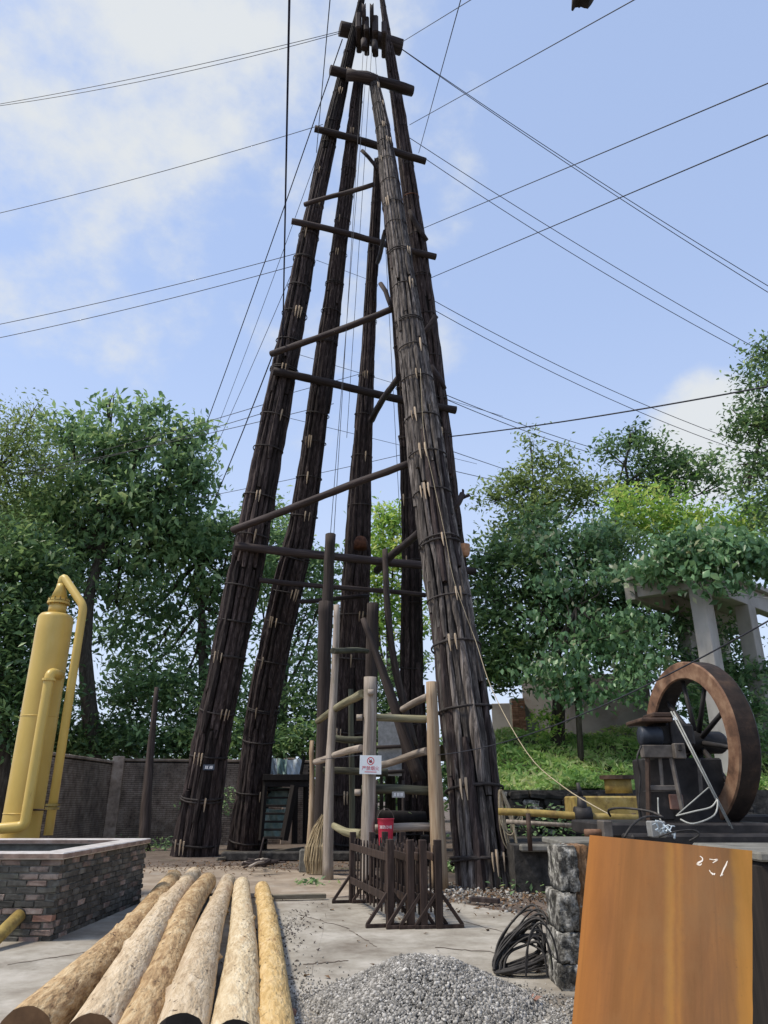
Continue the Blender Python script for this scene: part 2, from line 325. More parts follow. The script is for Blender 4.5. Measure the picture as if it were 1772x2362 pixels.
def platemat():
    m = mat('rusted_steel', [(.30, (.085, .042, .021)), (.45, (.165, .074, .033)), (.58, (.25, .108, .038)), (.76, (.37, .19, .075))], (6, 6, .75), 8, .78, .10, (70, 70, 70), .003, 0, nrough=.62, dist=.5, spots=[((.10, .052, .026), (34, 34, .5), .54, .66, .55), ((.085, .05, .03), 42, .62, .70, .6), ((.20, .115, .055), (3, 3, 2), .5, .68, .6)])
    t = m.node_tree; l = t.links.new; b = t.nodes['Principled BSDF']; b.inputs['Specular IOR Level'].default_value = .12; old = b.inputs['Base Color'].links[0].from_socket
    tcn = N(t, 'ShaderNodeTexCoord'); sp = N(t, 'ShaderNodeSeparateXYZ'); l(tcn.outputs['Object'], sp.inputs[0])
    def noise(sc3, det):
        mp = N(t, 'ShaderNodeMapping'); mp.inputs['Scale'].default_value = sc3; l(tcn.outputs['Object'], mp.inputs[0])
        n = N(t, 'ShaderNodeTexNoise'); n.inputs['Scale'].default_value = 1; n.inputs['Detail'].default_value = det; l(mp.outputs[0], n.inputs['Vector']); return n.outputs['Fac']
    md = N(t, 'ShaderNodeMath', operation='MULTIPLY_ADD'); l(noise((9, 9, 13), 6), md.inputs[0]); md.inputs[1].default_value = .035
    m2 = N(t, 'ShaderNodeMath', operation='MULTIPLY_ADD'); l(noise((1.5, 1.5, .55), 2), m2.inputs[0]); m2.inputs[1].default_value = .10; l(sp.outputs[0], m2.inputs[2]); l(m2.outputs[0], md.inputs[2])
    rp = N(t, 'ShaderNodeValToRGB'); g = .067
    rampset(rp, [(p+g if p else 0, c) for p, c in [(0, (.44, .17, .028)), (.04, (.39, .145, .026)), (.15, (.29, .115, .03)), (.26, (.27, .115, .030)), (.44, (.22, .095, .028)), (.475, (.34, .17, .038)), (.49, (.35, .17, .036)), (.51, (.25, .11, .03)), (.53, (.33, .15, .035)), (.56, (.22, .10, .033)), (.72, (.165, .085, .036)), (.80, (.15, .08, .03)), (.825, (.29, .145, .026)), (.86, (.36, .175, .026))]])
    l(md.outputs[0], rp.inputs[0])
    mx = N(t, 'ShaderNodeMixRGB'); mx.inputs[0].default_value = .52; l(old, mx.inputs[1]); l(rp.outputs[0], mx.inputs[2]); l(mx.outputs[0], b.inputs['Base Color'])
    return m
M['plate'] = platemat()
M['wheelrust'] = mat('rusty_rim', [(.3, (.06, .034, .022)), (.48, (.165, .088, .052)), (.62, (.25, .15, .09)), (.8, (.34, .24, .16))], (5, 5, 5), 8, .8, .4, (20, 20, 20), .01, 0, spots=[((.10, .05, .03), 4, .58, .7, .6)])
M['treadshade'] = mat('shaded_rusty_tread', [(.3, (.014, .010, .008)), (.55, (.035, .023, .017)), (.8, (.085, .05, .03))], (6, 6, 6), 8, .85, .4, rand=0)  # rim rust painted darker for the tread's shaded side
M['iron'] = mat('dark_iron', [(.3, (.012, .011, .011)), (.6, (.035, .031, .029)), (.85, (.08, .065, .055))], (6, 6, 6), 7, .6, .3, rand=.2, metal=.2)
M['irongrey'] = mat('grey_iron', [(.3, (.06, .05, .042)), (.6, (.15, .13, .11)), (.85, (.25, .22, .19))], (7, 7, 7), 7, .6, .3, rand=.2)
M['ironbrown'] = mat('brown_iron', [(.3, (.03, .018, .012)), (.6, (.075, .045, .03)), (.85, (.14, .08, .05))], (7, 7, 7), 7, .7, .3, rand=.2)
M['motor'] = mat('blue_black_motor', [(.3, (.012, .015, .020)), (.7, (.035, .042, .055))], (6, 6, 6), 6, .5, .2, rand=.1)
M['barrier'] = mat('dark_stained_wood', [(.3, (.018, .011, .008)), (.55, (.045, .028, .021)), (.8, (.105, .072, .058))], (20, 20, 2.2), 7, .65, .4, None, .008, .25)
M['red'] = mat('red_paint', [(.3, (.50, .022, .055)), (.7, (.62, .04, .085))], (5, 5, 5), 5, .4, .1, rand=0, spec=.5)
M['white'] = mat('white_enamel', [(.3, (.66, .70, .70)), (.7, (.78, .80, .80))], (8, 8, 8), 5, .5, .05, rand=.03)
M['redprint'] = mat('red_print', [(.3, (.55, .05, .06)), (.7, (.62, .08, .09))], (8, 8, 8), 3, .5, 0, rand=0)
M['blackprint'] = mat('black_print', [(.3, (.05, .03, .04)), (.7, (.08, .05, .06))], (8, 8, 8), 3, .5, 0, rand=0)
M['whiteprint'] = mat('white_print', [(.3, (.72, .72, .72)), (.7, (.8, .8, .8))], (8, 8, 8), 3, .5, 0, rand=0)
M['tin'] = mat('grey_tin', [(.3, (.20, .20, .19)), (.7, (.34, .34, .33))], (8, 8, 8), 5, .5, .1, rand=.1)
M['bluetin'] = mat('dark_blue_tin', [(.3, (.03, .04, .06)), (.7, (.06, .075, .10))], (8, 8, 8), 5, .5, .1, rand=.1)
M['chalk'] = mat('chalk', [(.3, (.62, .52, .40)), (.7, (.80, .74, .66))], (40, 40, 40), 4, .9, 0, rand=0)
M['rope'] = mat('straw_rope', [(.3, (.33, .26, .16)), (.7, (.52, .44, .30))], (30, 30, 30), 4, .9, .3, rand=.1)
M['fibre'] = mat('straw_fibre', [(.25, (.17, .12, .06)), (.5, (.36, .28, .165)), (.75, (.50, .41, .26))], (14, 14, 1.4), 6, .9, .5, rand=.25)
M['wire'] = mat('steel_wire', [(.3, (.022, .024, .032)), (.7, (.05, .052, .065))], (9, 9, 9), 3, .6, 0, rand=.15)
M['bluecable'] = mat('blue_black_cable', [(.3, (.012, .012, .035)), (.7, (.022, .022, .055))], (9, 9, 9), 3, .5, 0, rand=0)
M['cable'] = mat('black_cable', [(.3, (.014, .012, .011)), (.6, (.04, .036, .032)), (.8, (.12, .10, .085))], (12, 12, 12), 6, .6, .1, rand=.2)
M['paleconduit'] = mat('pale_cord', [(.3, (.25, .25, .22)), (.7, (.42, .42, .38))], (12, 12, 12), 4, .7, .1, rand=.1)
M['tarp'] = mat('white_tarpaulin', [(.3, (.38, .44, .46)), (.6, (.60, .66, .68)), (.85, (.74, .78, .80))], (2, 2, 2), 6, .5, .2, rand=.1)
M['tarpteal'] = mat('teal_tarpaulin', [(.3, (.14, .24, .22)), (.6, (.30, .40, .37)), (.85, (.48, .54, .51))], (3, 3, 3), 6, .5, .2, rand=.1)
M['bark'] = mat('tree_bark', [(.3, (.035, .028, .021)), (.55, (.085, .072, .055)), (.8, (.16, .14, .11))], (12, 12, 2.5), 8, .95, .8, None, .03, .15)
M['gravel'] = None
M['tanpot'] = mat('tan_pottery', [(.3, (.30, .15, .075)), (.7, (.48, .27, .15))], (9, 9, 9), 5, .8, .2, rand=0)
M['plank'] = mat('grey_plank', [(.3, (.10, .085, .06)), (.6, (.20, .175, .13)), (.85, (.28, .25, .19))], (3, 14, 14), 7, .9, .5, rand=.2)
M['litter'] = mat('dry_leaf', [(.3, (.10, .055, .03)), (.7, (.24, .15, .08))], (8, 8, 8), 3, .9, 0, rand=.4)
M['soilbank'] = mat('bank_soil', [(.3, (.04, .05, .02)), (.6, (.085, .10, .04)), (.85, (.13, .13, .07))], (2, 2, 2), 8, .95, .5, None, .05, 0, 'World')
g1 = (.028, .054, .026); g2 = (.058, .104, .044); g3 = (.105, .165, .066); g4 = (.17, .215, .10)
M['leaf_mid'] = leafmat('leaf_mid_green', [(0, g1), (.45, g2), (.8, g3), (1, g4)], .38)
M['leaf_dark'] = leafmat('leaf_dark_green', [(0, (.019, .039, .016)), (.5, (.044, .082, .031)), (.85, (.086, .140, .050)), (1, (.145, .195, .075))], .3, .42)
M['leaf_blue'] = leafmat('leaf_blue_green', [(0, (.026, .056, .025)), (.5, (.064, .122, .054)), (.85, (.125, .200, .095)), (1, (.22, .285, .15))], .3, .36)
M['leaf_bright'] = leafmat('leaf_bright_green', [(0, (.045, .095, .02)), (.5, (.11, .19, .035)), (1, (.21, .30, .07))], .42)
M['leaf_olive'] = leafmat('leaf_olive_green', [(0, (.035, .055, .018)), (.5, (.07, .105, .032)), (1, (.13, .165, .06))], .4)
M['grass'] = leafmat('grass_blade', [(0, (.03, .07, .016)), (.5, (.105, .18, .045)), (1, (.22, .29, .11))], .4)
def stonesmat():
    m = bpy.data.materials.new('gravel_stone'); m.use_nodes = True; t = m.node_tree; l = t.links.new
    b = t.nodes['Principled BSDF']; b.inputs['Roughness'].default_value = .85
    at = N(t, 'ShaderNodeAttribute', attribute_name='rnd'); rp = N(t, 'ShaderNodeValToRGB')
    rampset(rp, [(0, (.07, .064, .055)), (.4, (.20, .187, .163)), (.75, (.36, .338, .30)), (1, (.60, .57, .515))]); l(at.outputs['Fac'], rp.inputs[0]); l(rp.outputs[0], b.inputs['Base Color'])
    return m
M['gravel'] = stonesmat()

# ------------------------------------------------------------------ ground
def sheet(name, poly, z, th, m, kind='structure'):
    n = len(poly); V = [(x, y, z) for x, y in poly] + [(x, y, z-th) for x, y in poly]
    Fc = [tuple(range(n))] + [(i, i+n, (i+1) % n+n, (i+1) % n) for i in range(n)]
    return tag(obj(name, V, Fc, m), kind=kind)
def ragged(poly, amp, step=.35):
    out = []
    for (x0, y0), (x1, y1) in zip(poly, poly[1:]+poly[:1]):
        d = math.hypot(x1-x0, y1-y0); k = max(1, int(d/step)) if d < 40 else 1
        for i in range(k):
            f = i/k; out.append((x0+(x1-x0)*f+(R.uniform(-amp, amp) if i else 0), y0+(y1-y0)*f+(R.uniform(-amp, amp) if i else 0)))
    return out
tag(obj('ground', [(-900, -900, 0), (900, -900, 0), (900, 900, 0), (-900, 900, 0)], [(0, 1, 2, 3)], M['dirt'], M=Matrix.Identity(4)), kind='structure')
eR = [G(1060, 2085), G(1130, 2100), G(1200, 2112), G(1275, 2140)]
poly = [(-16, -8), (9, -8), (9, 6.5), (3.2, 8.6)] + [(p.x, p.y) for p in eR[::-1]] + [(G(760, 2074).x, G(760, 2074).y), (-16, G(690, 2073).y)]
sheet('concrete_slab', ragged(poly, .06), .022, .08, M['concrete'])
ymid = G(690, 2073).y
poly = [(-16, ymid+.03), (G(760, 2073).x, ymid+.03), (-.2, ymid+.5), (-.6, 17.4), (-1.6, 19.2), (-4.0, 20.6), (-6.5, 20.0), (-16, 21)]
sheet('dusty_slab', ragged(poly, .10), .012, .06, M['concrete2'])
# crack-like joints in the slab are real narrow strips of dirt
jb = MB()
for (ua, va, ub, vb) in ((610, 2262, 690, 2258), (300, 2180, 20, 2225), (1000, 2185, 1180, 2200), (690, 2110, 800, 2140), (800, 2140, 870, 2185), (760, 2075, 690, 2362), (700, 2225, 800, 2215), (1050, 2120, 1230, 2168), (330, 2060, 300, 2180)):
    a, b = G(ua, va, .024), G(ub, vb, .024); k = 14; pts = []
    for i in range(k+1):
        p = a.lerp(b, i/k); pts.append((p.x+R.uniform(-.02, .02), p.y+R.uniform(-.03, .03)))
    for i in range(k):
        (x0, y0), (x1, y1) = pts[i], pts[i+1]; wq = .012+.01*R.random()
        jb.add([(x0, y0-wq, .026), (x1, y1-wq, .026), (x1, y1+wq, .026), (x0, y0+wq, .026)], [(0, 1, 2, 3)])
tag(jb.obj('dirt', M['dirt']), kind='stuff')

# ------------------------------------------------------------------ derrick
droot = thing('derrick', 'tall dark timber well derrick of hooped pole bundles with crossbeams', 'derrick', (-1, 21, 0))
LEG = {}
class Leg:
    def __init__(s, key, pts, vt, Yt, Ybase=None):
        s.key = key
        ub, vb, wb = pts[-1]
        Y0 = Ybase or G(ub, vb).y
        dt = raydir(0, vt); zt = H + Yt*dt.z/dt.y; k = (Yt-Y0)/zt
        s.Y0, s.k = Y0, k
        ax = []
        for (u, v, wd) in pts:
            Y = s.Yv(v); p = P(u, v, Y); ax.append((p, PX(wd, u, v, Y)/2))
        if Ybase: 
            p, r = ax[-1]; q, _ = ax[-2]; d = p-q
            if p.z > 0.02: ax.append((p + d*(p.z/-d.z), r*1.03))
        ax = ax[::-1]                                    # from the ground up
        s.P = [a[0] for a in ax]; s.r = [a[1] for a in ax]
        s.P[0] = s.P[0]+(s.P[0]-s.P[1]).normalized()*.3
        s.S = [0.0]
        for a, b in zip(s.P, s.P[1:]): s.S.append(s.S[-1]+(b-a).length)
        s.L = s.S[-1]
    def Yv(s, v):
        d = raydir(0, v); sl = d.z/d.y
        return (s.Y0+s.k*H)/(1-s.k*sl)
    def at(s, t):
        t = max(0, min(s.L, t))
        for i in range(len(s.S)-1):
            if t <= s.S[i+1] or i == len(s.S)-2:
                f = (t-s.S[i])/max(1e-6, s.S[i+1]-s.S[i]); f = min(1, f); g = f*f*(3-2*f)
                return s.P[i].lerp(s.P[i+1], f), s.r[i]+(s.r[i+1]-s.r[i])*g, (s.P[i+1]-s.P[i]).normalized()
    def smooth(s, t):
        a = s.at(t-.7); b = s.at(t+.7); c = s.at(t)
        return (a[0]*.25+b[0]*.25+c[0]*.5), (a[1]+b[1]+2*c[1])/4, (b[0]-a[0]).normalized()
LEG['A'] = Leg('A', [(840, -40, 13), (835, 0, 14), (799, 150, 25), (764, 302, 33), (731, 452, 36), (702, 600, 46), (664, 813, 57), (621, 1024, 62), (582, 1235, 72), (515, 1580, 72), (481, 1742, 78), (448, 1974, 100)], 0, 19.5)
LEG['B'] = Leg('B', [(830, 168, 22), (815, 302, 29), (798, 452, 33), (779, 600, 37), (752, 813, 45), (724, 1024, 51), (695, 1235, 60), (662, 1363, 68), (617, 1580, 68), (592, 1742, 66), (571, 1960, 80)], 180, 19.9)
LEG['C'] = Leg('C', [(870, 358, 14), (869, 452, 21), (860, 600, 25), (849, 813, 32), (836, 1024, 43), (827, 1235, 54), (822, 1363, 62), (809, 1580, 74), (800, 1940, 94)], 365, 21.8, 27.5)
LEG['D'] = Leg('D', [(860, 172, 20), (884, 302, 32), (903, 452, 44), (924, 600, 50), (952, 813, 66), (982, 1024, 80), (1010, 1235, 87), (1034, 1363, 92), (1064, 1580, 110), (1087, 1742, 118), (1107, 1960, 126), (1116, 2045, 130)], 180, 19.7)
LEG['E'] = Leg('E', [(876, -40, 11), (882, 0, 12), (895, 90, 16), (903, 150, 24), (926, 302, 29), (947, 452, 35), (968, 600, 40), (992, 813, 46), (1012, 1000, 50), (1045, 1300, 54), (1075, 1600, 62), (1100, 1950, 80)], 0, 20.3, 26.0)
LEG['F'] = Leg('F', [(888, 430, 14), (897, 520, 20), (917, 700, 30), (936, 940, 36), (942, 1024, 38), (948, 1235, 42), (951, 1363, 45), (951, 1580, 53), (952, 1742, 60), (956, 1945, 68)], 480, 21.6, 27.5)
def ring_mesh():
    V = []; Fc = []; n, m = 20, 6
    for i in range(n):
        a = 2*math.pi*i/n; q = 1+R.uniform(-.012, .02)
        for j in range(m):
            b = 2*math.pi*j/m; rr = q+.034*math.cos(b)
            V.append((rr*math.cos(a), rr*math.sin(a), .05*math.sin(b)+R.uniform(-.012, .012)))
    for i in range(n):
        for j in range(m):
            Fc.append((i*m+j, ((i+1) % n)*m+j, ((i+1) % n)*m+(j+1) % m, i*m+(j+1) % m))
    return mk('hoop', V, Fc, M['hoop'], True)
rings = [ring_mesh() for _ in range(4)]
ring_rust = ring_mesh(); ring_rust.materials[0] = M['hooprust']
def wedge_mesh():
    V, Fc = tubeg([(0, 0, .16), (0, 0, .10), (.004, 0, -.05), (0, 0, -.26)], [.024, .03, .026, .007], 5)
    return mk('wedge', V, Fc, M['wedge'])
wedges = [wedge_mesh() for _ in range(2)]
def build_leg(key, nslot, maxfront, hoop_gap, lengths, wood, nwedge):
    g = LEG[key]; T = Matrix.Translation(WM[droot.name].translation); Ti = T.inverted()
    k = int(g.L/1.2)+1; pts = []; rad = []
    for i in range(k+1):
        p, r, _ = g.smooth(g.L*i/k); pts.append(p); rad.append(r*.80)
    V, Fc = tubeg(pts, rad, 12)
    leg = obj('leg', V, Fc, M['core'], droot, True)
    rest = MB(); cnt = 0; cand = []
    for sl in range(nslot):
        phi0 = 2*math.pi*(sl+R.uniform(-.12, .12))/nslot
        s = R.uniform(-lengths[1], 0)*.8
        while s < g.L-.4:
            e = s+R.uniform(*lengths)
            a, b = max(0, s), min(g.L+R.uniform(-.5, .15), e)
            s = e - R.uniform(-.15, .45)
            if b-a < .6: continue
            cand.append((phi0, a, b))
    cand.sort(key=lambda c: c[1])
    for (phi0, a, b) in cand:
        m = max(3, int((b-a)/.45)); V = []; n = 6; out = R.uniform(-.40, .62); thick = R.uniform(.78, 1.22); drift = R.uniform(-.05, .05); ph = R.random()*6
        j = [R.uniform(-1, 1) for _ in range(m+1)]
        for i in range(m+1):
            f = i/m; t = a+(b-a)*f; p, r, tan = g.smooth(t)
            tt, e1, e2 = frame(tan)
            rt = math.pi*r/nslot*thick*(1-.16*f)*(.62 if i in (0, m) and (a > 0 or i == m) else 1)
            phi = phi0+drift*f+.02*math.sin(ph+f*4)
            rad_ = Vector(e1*math.cos(phi)+e2*math.sin(phi)); tg = Vector(-e1*math.sin(phi)+e2*math.cos(phi))
            c = p+rad_*(r-rt*.75+out*rt+.13*rt*j[i])
            for q in range(n):
                aa = 2*math.pi*q/n+.3; rr = rt*(1+R.uniform(-.22, .22))
                V.append(c+(rad_*math.cos(aa)*1.0+tg*math.sin(aa)*1.05)*rr)
        Fc = [(i*n+q, i*n+(q+1) % n, (i+1)*n+(q+1) % n, (i+1)*n+q) for i in range(m) for q in range(n)]
        Fc += [tuple(range(n))[::-1], tuple(m*n+q for q in range(n))]
        if math.sin(phi0) < .12 and cnt < maxfront:
            cnt += 1; obj('timber', V, Fc, wood if R.random() < .8 else M['old'], leg, False)
        else: rest.add(V, Fc)
    if rest.V: tag(rest.obj('timber_bundle', wood, leg), kind='stuff')
    s = R.uniform(.5, 1.0); wl = 0
    while s < g.L-.6:
        p, r, tan = g.smooth(s); dbl = 2 if R.random() < .22 else 1
        for d in range(dbl):
            q = Vector((0, 0, 1)).rotation_difference((tan+Vector((R.uniform(-.05, .05), R.uniform(-.08, .08), 0))).normalized())
            Mx = Matrix.Translation(p+tan*d*.13*max(.6, r)) @ q.to_matrix().to_4x4() @ Matrix.Rotation(R.random()*6, 4, 'Z') @ Matrix.Diagonal((r*1.10, r*1.10, r*1.10, 1))
            inst('hoop', rings[R.randrange(4)] if R.random() < .965 else ring_rust, Mx, leg)
        nw = R.choice([0, 0, 1, 1, 2, 3]) if wl < nwedge else 0
        base = R.uniform(-2.4, -.9)
        for q2 in range(nw):
            phi = base+q2*.22+R.uniform(-.05, .05); tt, e1, e2 = frame(tan); rd = e1*math.cos(phi)+e2*math.sin(phi)
            c = p+rd*(r*1.10+.015); up = (tan+rd*.05).normalized(); y = rd; x = y.cross(up).normalized(); y = up.cross(x)
            Rm = Matrix((x, y, up)).transposed().to_4x4(); sz = R.uniform(.7, 1.15)*(1 if r > .3 else .7)
            inst('wedge', wedges[R.randrange(2)], Matrix.Translation(c) @ Rm @ Matrix.Diagonal((sz, sz, sz, 1)), leg); wl += 1
        s += R.uniform(*hoop_gap)*(1 if s < g.L*.6 else .85)
    return leg
legs = {}
legs['D'] = build_leg('D', 18, 84, (1.0, 1.7), (1.9, 4.6), M['oldgrey'], 44)
legs['A'] = build_leg('A', 16, 64, (1.0, 1.7), (2.4, 5.4), M['old'], 36)
legs['B'] = build_leg('B', 15, 60, (1.0, 1.8), (2.6, 5.6), M['old'], 36)
legs['C'] = build_leg('C', 13, 38, (1.5, 2.6), (3.5, 7), M['old'], 10)
legs['F'] = build_leg('F', 12, 30, (1.4, 2.4), (3.5, 7), M['old'], 14)
legs['E'] = build_leg('E', 12, 22, (1.3, 2.2), (3.5, 7), M['old'], 8)
def dbeam(u0, v0, Y0, u1, v1, Y1, wpx, name='crossbeam', m=None, bend=.03, rough=.08):
    a, b = P(u0, v0, Y0), P(u1, v1, Y1); r0 = PX(wpx, u0, v0, Y0)/2; r1 = PX(wpx, u1, v1, Y1)/2
    return pole(name, a, b, r0*1.02, r1*.98, m or M['beam'], droot, 9, .4, rough, bend)
YA = lambda v, d=0: LEG['A'].Yv(v)+d
YE = lambda v, d=0: LEG['E'].Yv(v)+d
YD = lambda v, d=0: LEG['D'].Yv(v)+d
YC = lambda v, d=0: LEG['C'].Yv(v)+d
dbeam(784, 66, YA(66)+.45, 926, 108, YE(108)+.25, 34, rough=.10)
dbeam(762, 160, YA(160)-.45, 952, 212, YE(212)-.45, 23, rough=.12)
dbeam(800, 172, YA(160)-.5, 870, 185, YD(185)-.1, 24, rough=.15)
dbeam(726, 297, YA(297)-.45, 982, 370, YE(370)-.45, 16)
dbeam(703, 472, YA(472)-.5, 862, 421, YD(421)+.35, 11)
dbeam(673, 510, YA(510)-.5, 1006, 591, YE(590)-.2, 15)
dbeam(626, 817, YA(817)-.55, 912, 707, YD(707)+.5, 15)
dbeam(630, 856, YA(856)-.55, 1052, 943, YE(943)-.2, 18)
dbeam(538, 1222, YA(1222)-.65, 946, 1074, YD(1074)+.55, 17)
dbeam(542, 1259, YA(1259)-.65, 1096, 1322, YE(1322)-.3, 19)
dbeam(598, 1338, YA(1338)-.3, 982, 1376, YC(1376)-.9, 12)
dbeam(690, 1388, YA(1388)-.2, 848, 1376, YC(1376)-.8, 10)
dbeam(858, 968, YC(968)-.4, 921, 868, YD(868)+.5, 15)
dbeam(870, 1316, YC(1316)-.4, 968, 1224, YD(1224)+.6, 18)
dbeam(835, 347, YC(347)-.3, 872, 398, YC(398)-.3, 9)
dbeam(871, 606, YC(600)-.3, 892, 536, YD(540)+.3, 10)
dbeam(878, 654, YD(654)+.4, 908, 712, YD(712)+.4, 11)
dbeam(1006, 729, YE(729)-.6, 974, 772, YE(772)-.6, 13)
dbeam(1026, 897, YE(897)-.5, 996, 842, YE(842)-.5, 11)
dbeam(1040, 1039, YE(1039)+.2, 1005, 1040, YE(1039)+.2, 15)
dbeam(924, 1004, YC(1004)-.3, 946, 1068, YC(1068)-.3, 13)
dbeam(945, 486, YE(486)-.35, 985, 555, YE(555)-.35, 11)
s_ = dbeam(1042, 1180, YD(1180)+.1, 1070, 1142, YD(1142)+.1, 15, 'stub')
dbeam(1064, 1150, YD(1142)+.1, 1081, 1138, YD(1142)+.05, 8, 'stub'); dbeam(1064, 1150, YD(1142)+.1, 1072, 1130, YD(1142)+.1, 6, 'stub')
# head pulley block
pc = P(850, 70, YA(70)-.1); r = PX(30, 850, 70, pc.y)
for (uu, vv, ww, hh) in ((828, 76, 13, 52), (846, 84, 12, 46), (866, 84, 14, 56), (886, 92, 12, 40)):
    c = P(uu, vv, YA(70)-.1); MB().add(*bbox((c.x, c.y, c.z), (PX(ww, uu, vv, c.y), 1.1, PX(hh, uu, vv, c.y)), .06)).obj('pulley_cheek', M['beam'], droot)
for uu in (840, 858):
    c = P(uu, 52, YA(70)-.25); V = []; Fc = []
    prof = [(.40, -.07), (.62, -.09), (.56, 0), (.62, .09), (.40, .07)]
    n = 22
    for i in range(n):
        a = 2*math.pi*i/n
        for (rr, xx) in prof: V.append((c.x+xx*.8, c.y+rr*math.cos(a)*1.0, c.z+rr*math.sin(a)*1.05))
    for i in range(n):
        for j in range(5): Fc.append((i*5+j, i*5+(j+1) % 5, ((i+1) % n)*5+(j+1) % 5, ((i+1) % n)*5+j))
    obj('pulley', V, Fc, M['beam'], droot, True)
for uu, vt, vb in ((840, 92, 113), (864, 96, 120)):
    a, b = P(uu, vt, YA(70)-.45), P(uu, vb, YA(70)-.45); pole('peg', a, b, .12, .12, M['beam'], droot, 6, .4)
# hanging blocks fixed to the legs
c = P(1072, 1270, YD(1270)-.1); s = PX(13, 1072, 1270, c.y)
V, Fc = tubeg([(c.x, c.y, c.z-s*1.1), (c.x, c.y, c.z-s*.6), (c.x, c.y, c.z+s*1.1)], [s*.65, s*.9, s*1.0], 8)
MB().add(V, Fc).obj('insulator', M['tanpot'], droot)
c = P(832, 1252, YC(1252)-.75); s = PX(16, 832, 1252, c.y)
V, Fc = tubeg([(c.x, c.y, c.z-s*.9), (c.x, c.y, c.z+s*.2), (c.x, c.y, c.z+s*.8), (c.x, c.y, c.z+s)], [s, s, s*.7, s*.2], 10)
MB().add(V, Fc).obj('iron_cap', M['hooprust'], droot, True)
# small dark nameplate on the left leg
def tinplate(name, label, cat, c, w_, h_, mb, mprint, nrm=Vector((0, -1, 0)), glyphs=2):
    t = thing(name, label, cat, c)
    Mx = Matrix.Translation(c)
    V, Fc = bbox((0, 0, 0), (w_, .012, h_), .003); obj('plate', V, Fc, mb, t, M=Mx)
    for i in range(glyphs):                              # illegible little characters: a few raised strokes each
        gx = (-.5+(i+.5)/glyphs)*w_*.8; q = w_*.36/glyphs; g = MB()
        for k in (-1, 0, 1): g.box((gx+R.uniform(-.1, .1)*q, -.008, k*h_*.2), (q*2*R.uniform(.6, .95), .003, h_*.09))
        for k in (-.5, .45): g.box((gx+k*q, -.0085, R.uniform(-.04, .04)*h_), (q*.25, .003, h_*R.uniform(.4, .6)))
        g.obj('character', mprint, t, M=Mx)
    return t
pA, rA, _ = LEG['A'].smooth(2.6)
yl = YA(1770)-PX(42, 480, 1770, YA(1770))-.06
tinplate('nameplate', 'small dark plate with two white characters low on the left leg', 'plate', P(482, 1770, yl), .34, .16, M['bluetin'], M['whiteprint'])

# ------------------------------------------------------------------ wires
def wire(u0, v0, Y0, u1, v1, Y1, label, r=.013, sag=.0, m=None, group='guy wires of the derrick', n=14, cat='wire', name='guy_wire'):
    a, b = P(u0, v0, Y0), P(u1, v1, Y1); pts = []
    for i in range(n+1):
        f = i/n; p = a.lerp(b, f); p.z -= sag*4*f*(1-f); pts.append(p)
    V, Fc = tubeg(pts, r, 5)
    return tag(obj(name, V, Fc, m or M['wire'], None, True), label, cat, group)
ext = lambda u0, v0, u1, v1, k: (u1+(u1-u0)*k, v1+(v1-v0)*k)
def wireL(u0, v0, Y0, u1, v1, Y1, label, k=.12, **kw):
    u2, v2 = ext(u0, v0, u1, v1, k); return wire(u0, v0, Y0, u2, v2, Y1, label, **kw)
wireL(786, 72, YA(72), 0, 236, 23, 'upper of two nearly touching wires from the top beam to the left edge', sag=.25); wireL(786, 76, YA(72), 0, 237, 23, 'lower of two nearly touching wires from the top beam to the left edge', sag=.45)
wireL(745, 287, YA(287), 0, 488, 22.5, 'single guy wire meeting the left edge midway between cloud and lower wire pair', sag=.2)
wireL(690, 583, YA(583), 0, 745, 23, 'upper wire of the parallel pair crossing the blue sky left of the derrick', sag=.15)
wireL(675, 614, YA(614), 0, 776, 23, 'lower wire of the parallel pair crossing the blue sky left of the derrick', sag=.15)
wire(652, 800, YA(800)-.6, 668, -30, 8.5, 'thick blue-black cable hanging nearly plumb in front of the left leg', r=.024, m=M['bluecable'], cat='cable', name='cable')
wire(730, 352, YA(352)-.5, 764, -30, 11, 'thin plumb wire just right of the thick blue-black cable', r=.014)
wire(790, 90, YA(90), 455, 1035, 37, 'long twisted wire slanting from the top beam down to the tree crown', r=.024, sag=.3)
wire(735, 352, YA(352), 492, 1010, 36, 'middle slanting wire between the twisted wire and the left leg', r=.012, sag=.2)
wire(690, 590, YA(590), 478, 1075, 34, 'slanting wire leaving the left leg just under the fourth beam', r=.012, sag=.15)
wire(640, 790, YA(790), 490, 1165, 33, 'vine-grown slanting wire ending in the trees beside the left leg', r=.024, sag=.15)
wire(612, 932, YA(932), 60, 1082, 26, 'highest of three low wires running into the left tree', r=.012, sag=.1)
wire(610, 952, YA(952), 60, 1100, 26, 'middle one of three low wires running into the left tree', r=.012, sag=.1)
wire(770, 931, 24, 30, 1095, 26, 'lowest of three low wires running into the left tree', r=.013, sag=.1)
wire(926, 1049, 25, 440, 1152, 29, 'low wire passing behind four legs above the tree tops', r=.012, sag=.05)
wire(833, 862, 24, 630, 918, 23, 'short wire between second and third leg high above the trees', r=.011)
wire(680, 815, 23, 1160, 960, 30, 'wire descending to the right behind the centre leg', r=.010)
wire(670, 965, 23, 1100, 1070, 30, 'lower wire descending to the right behind the centre leg', r=.010)
wire(730, 600, 23, 850, 645, 27, 'short wire between second and third leg near mid height', r=.010)
wire(926, 98, YE(98), 1100, -9, 12, 'short wire from the top beam to the upper frame edge right of the derrick', r=.012)
wire(966, 353, YE(353)-.3, 1070, -26, 10, 'steep wire from the third beam end up past the top', r=.012)
wire(945, 288, YE(288), 1500, -21, 9, 'wire rising right from below the second beam to the frame edge', r=.012)
wire(978, 526, YE(526), 1850, 159, 8.5, 'upper of two parallel wires rising to the right edge', r=.013)
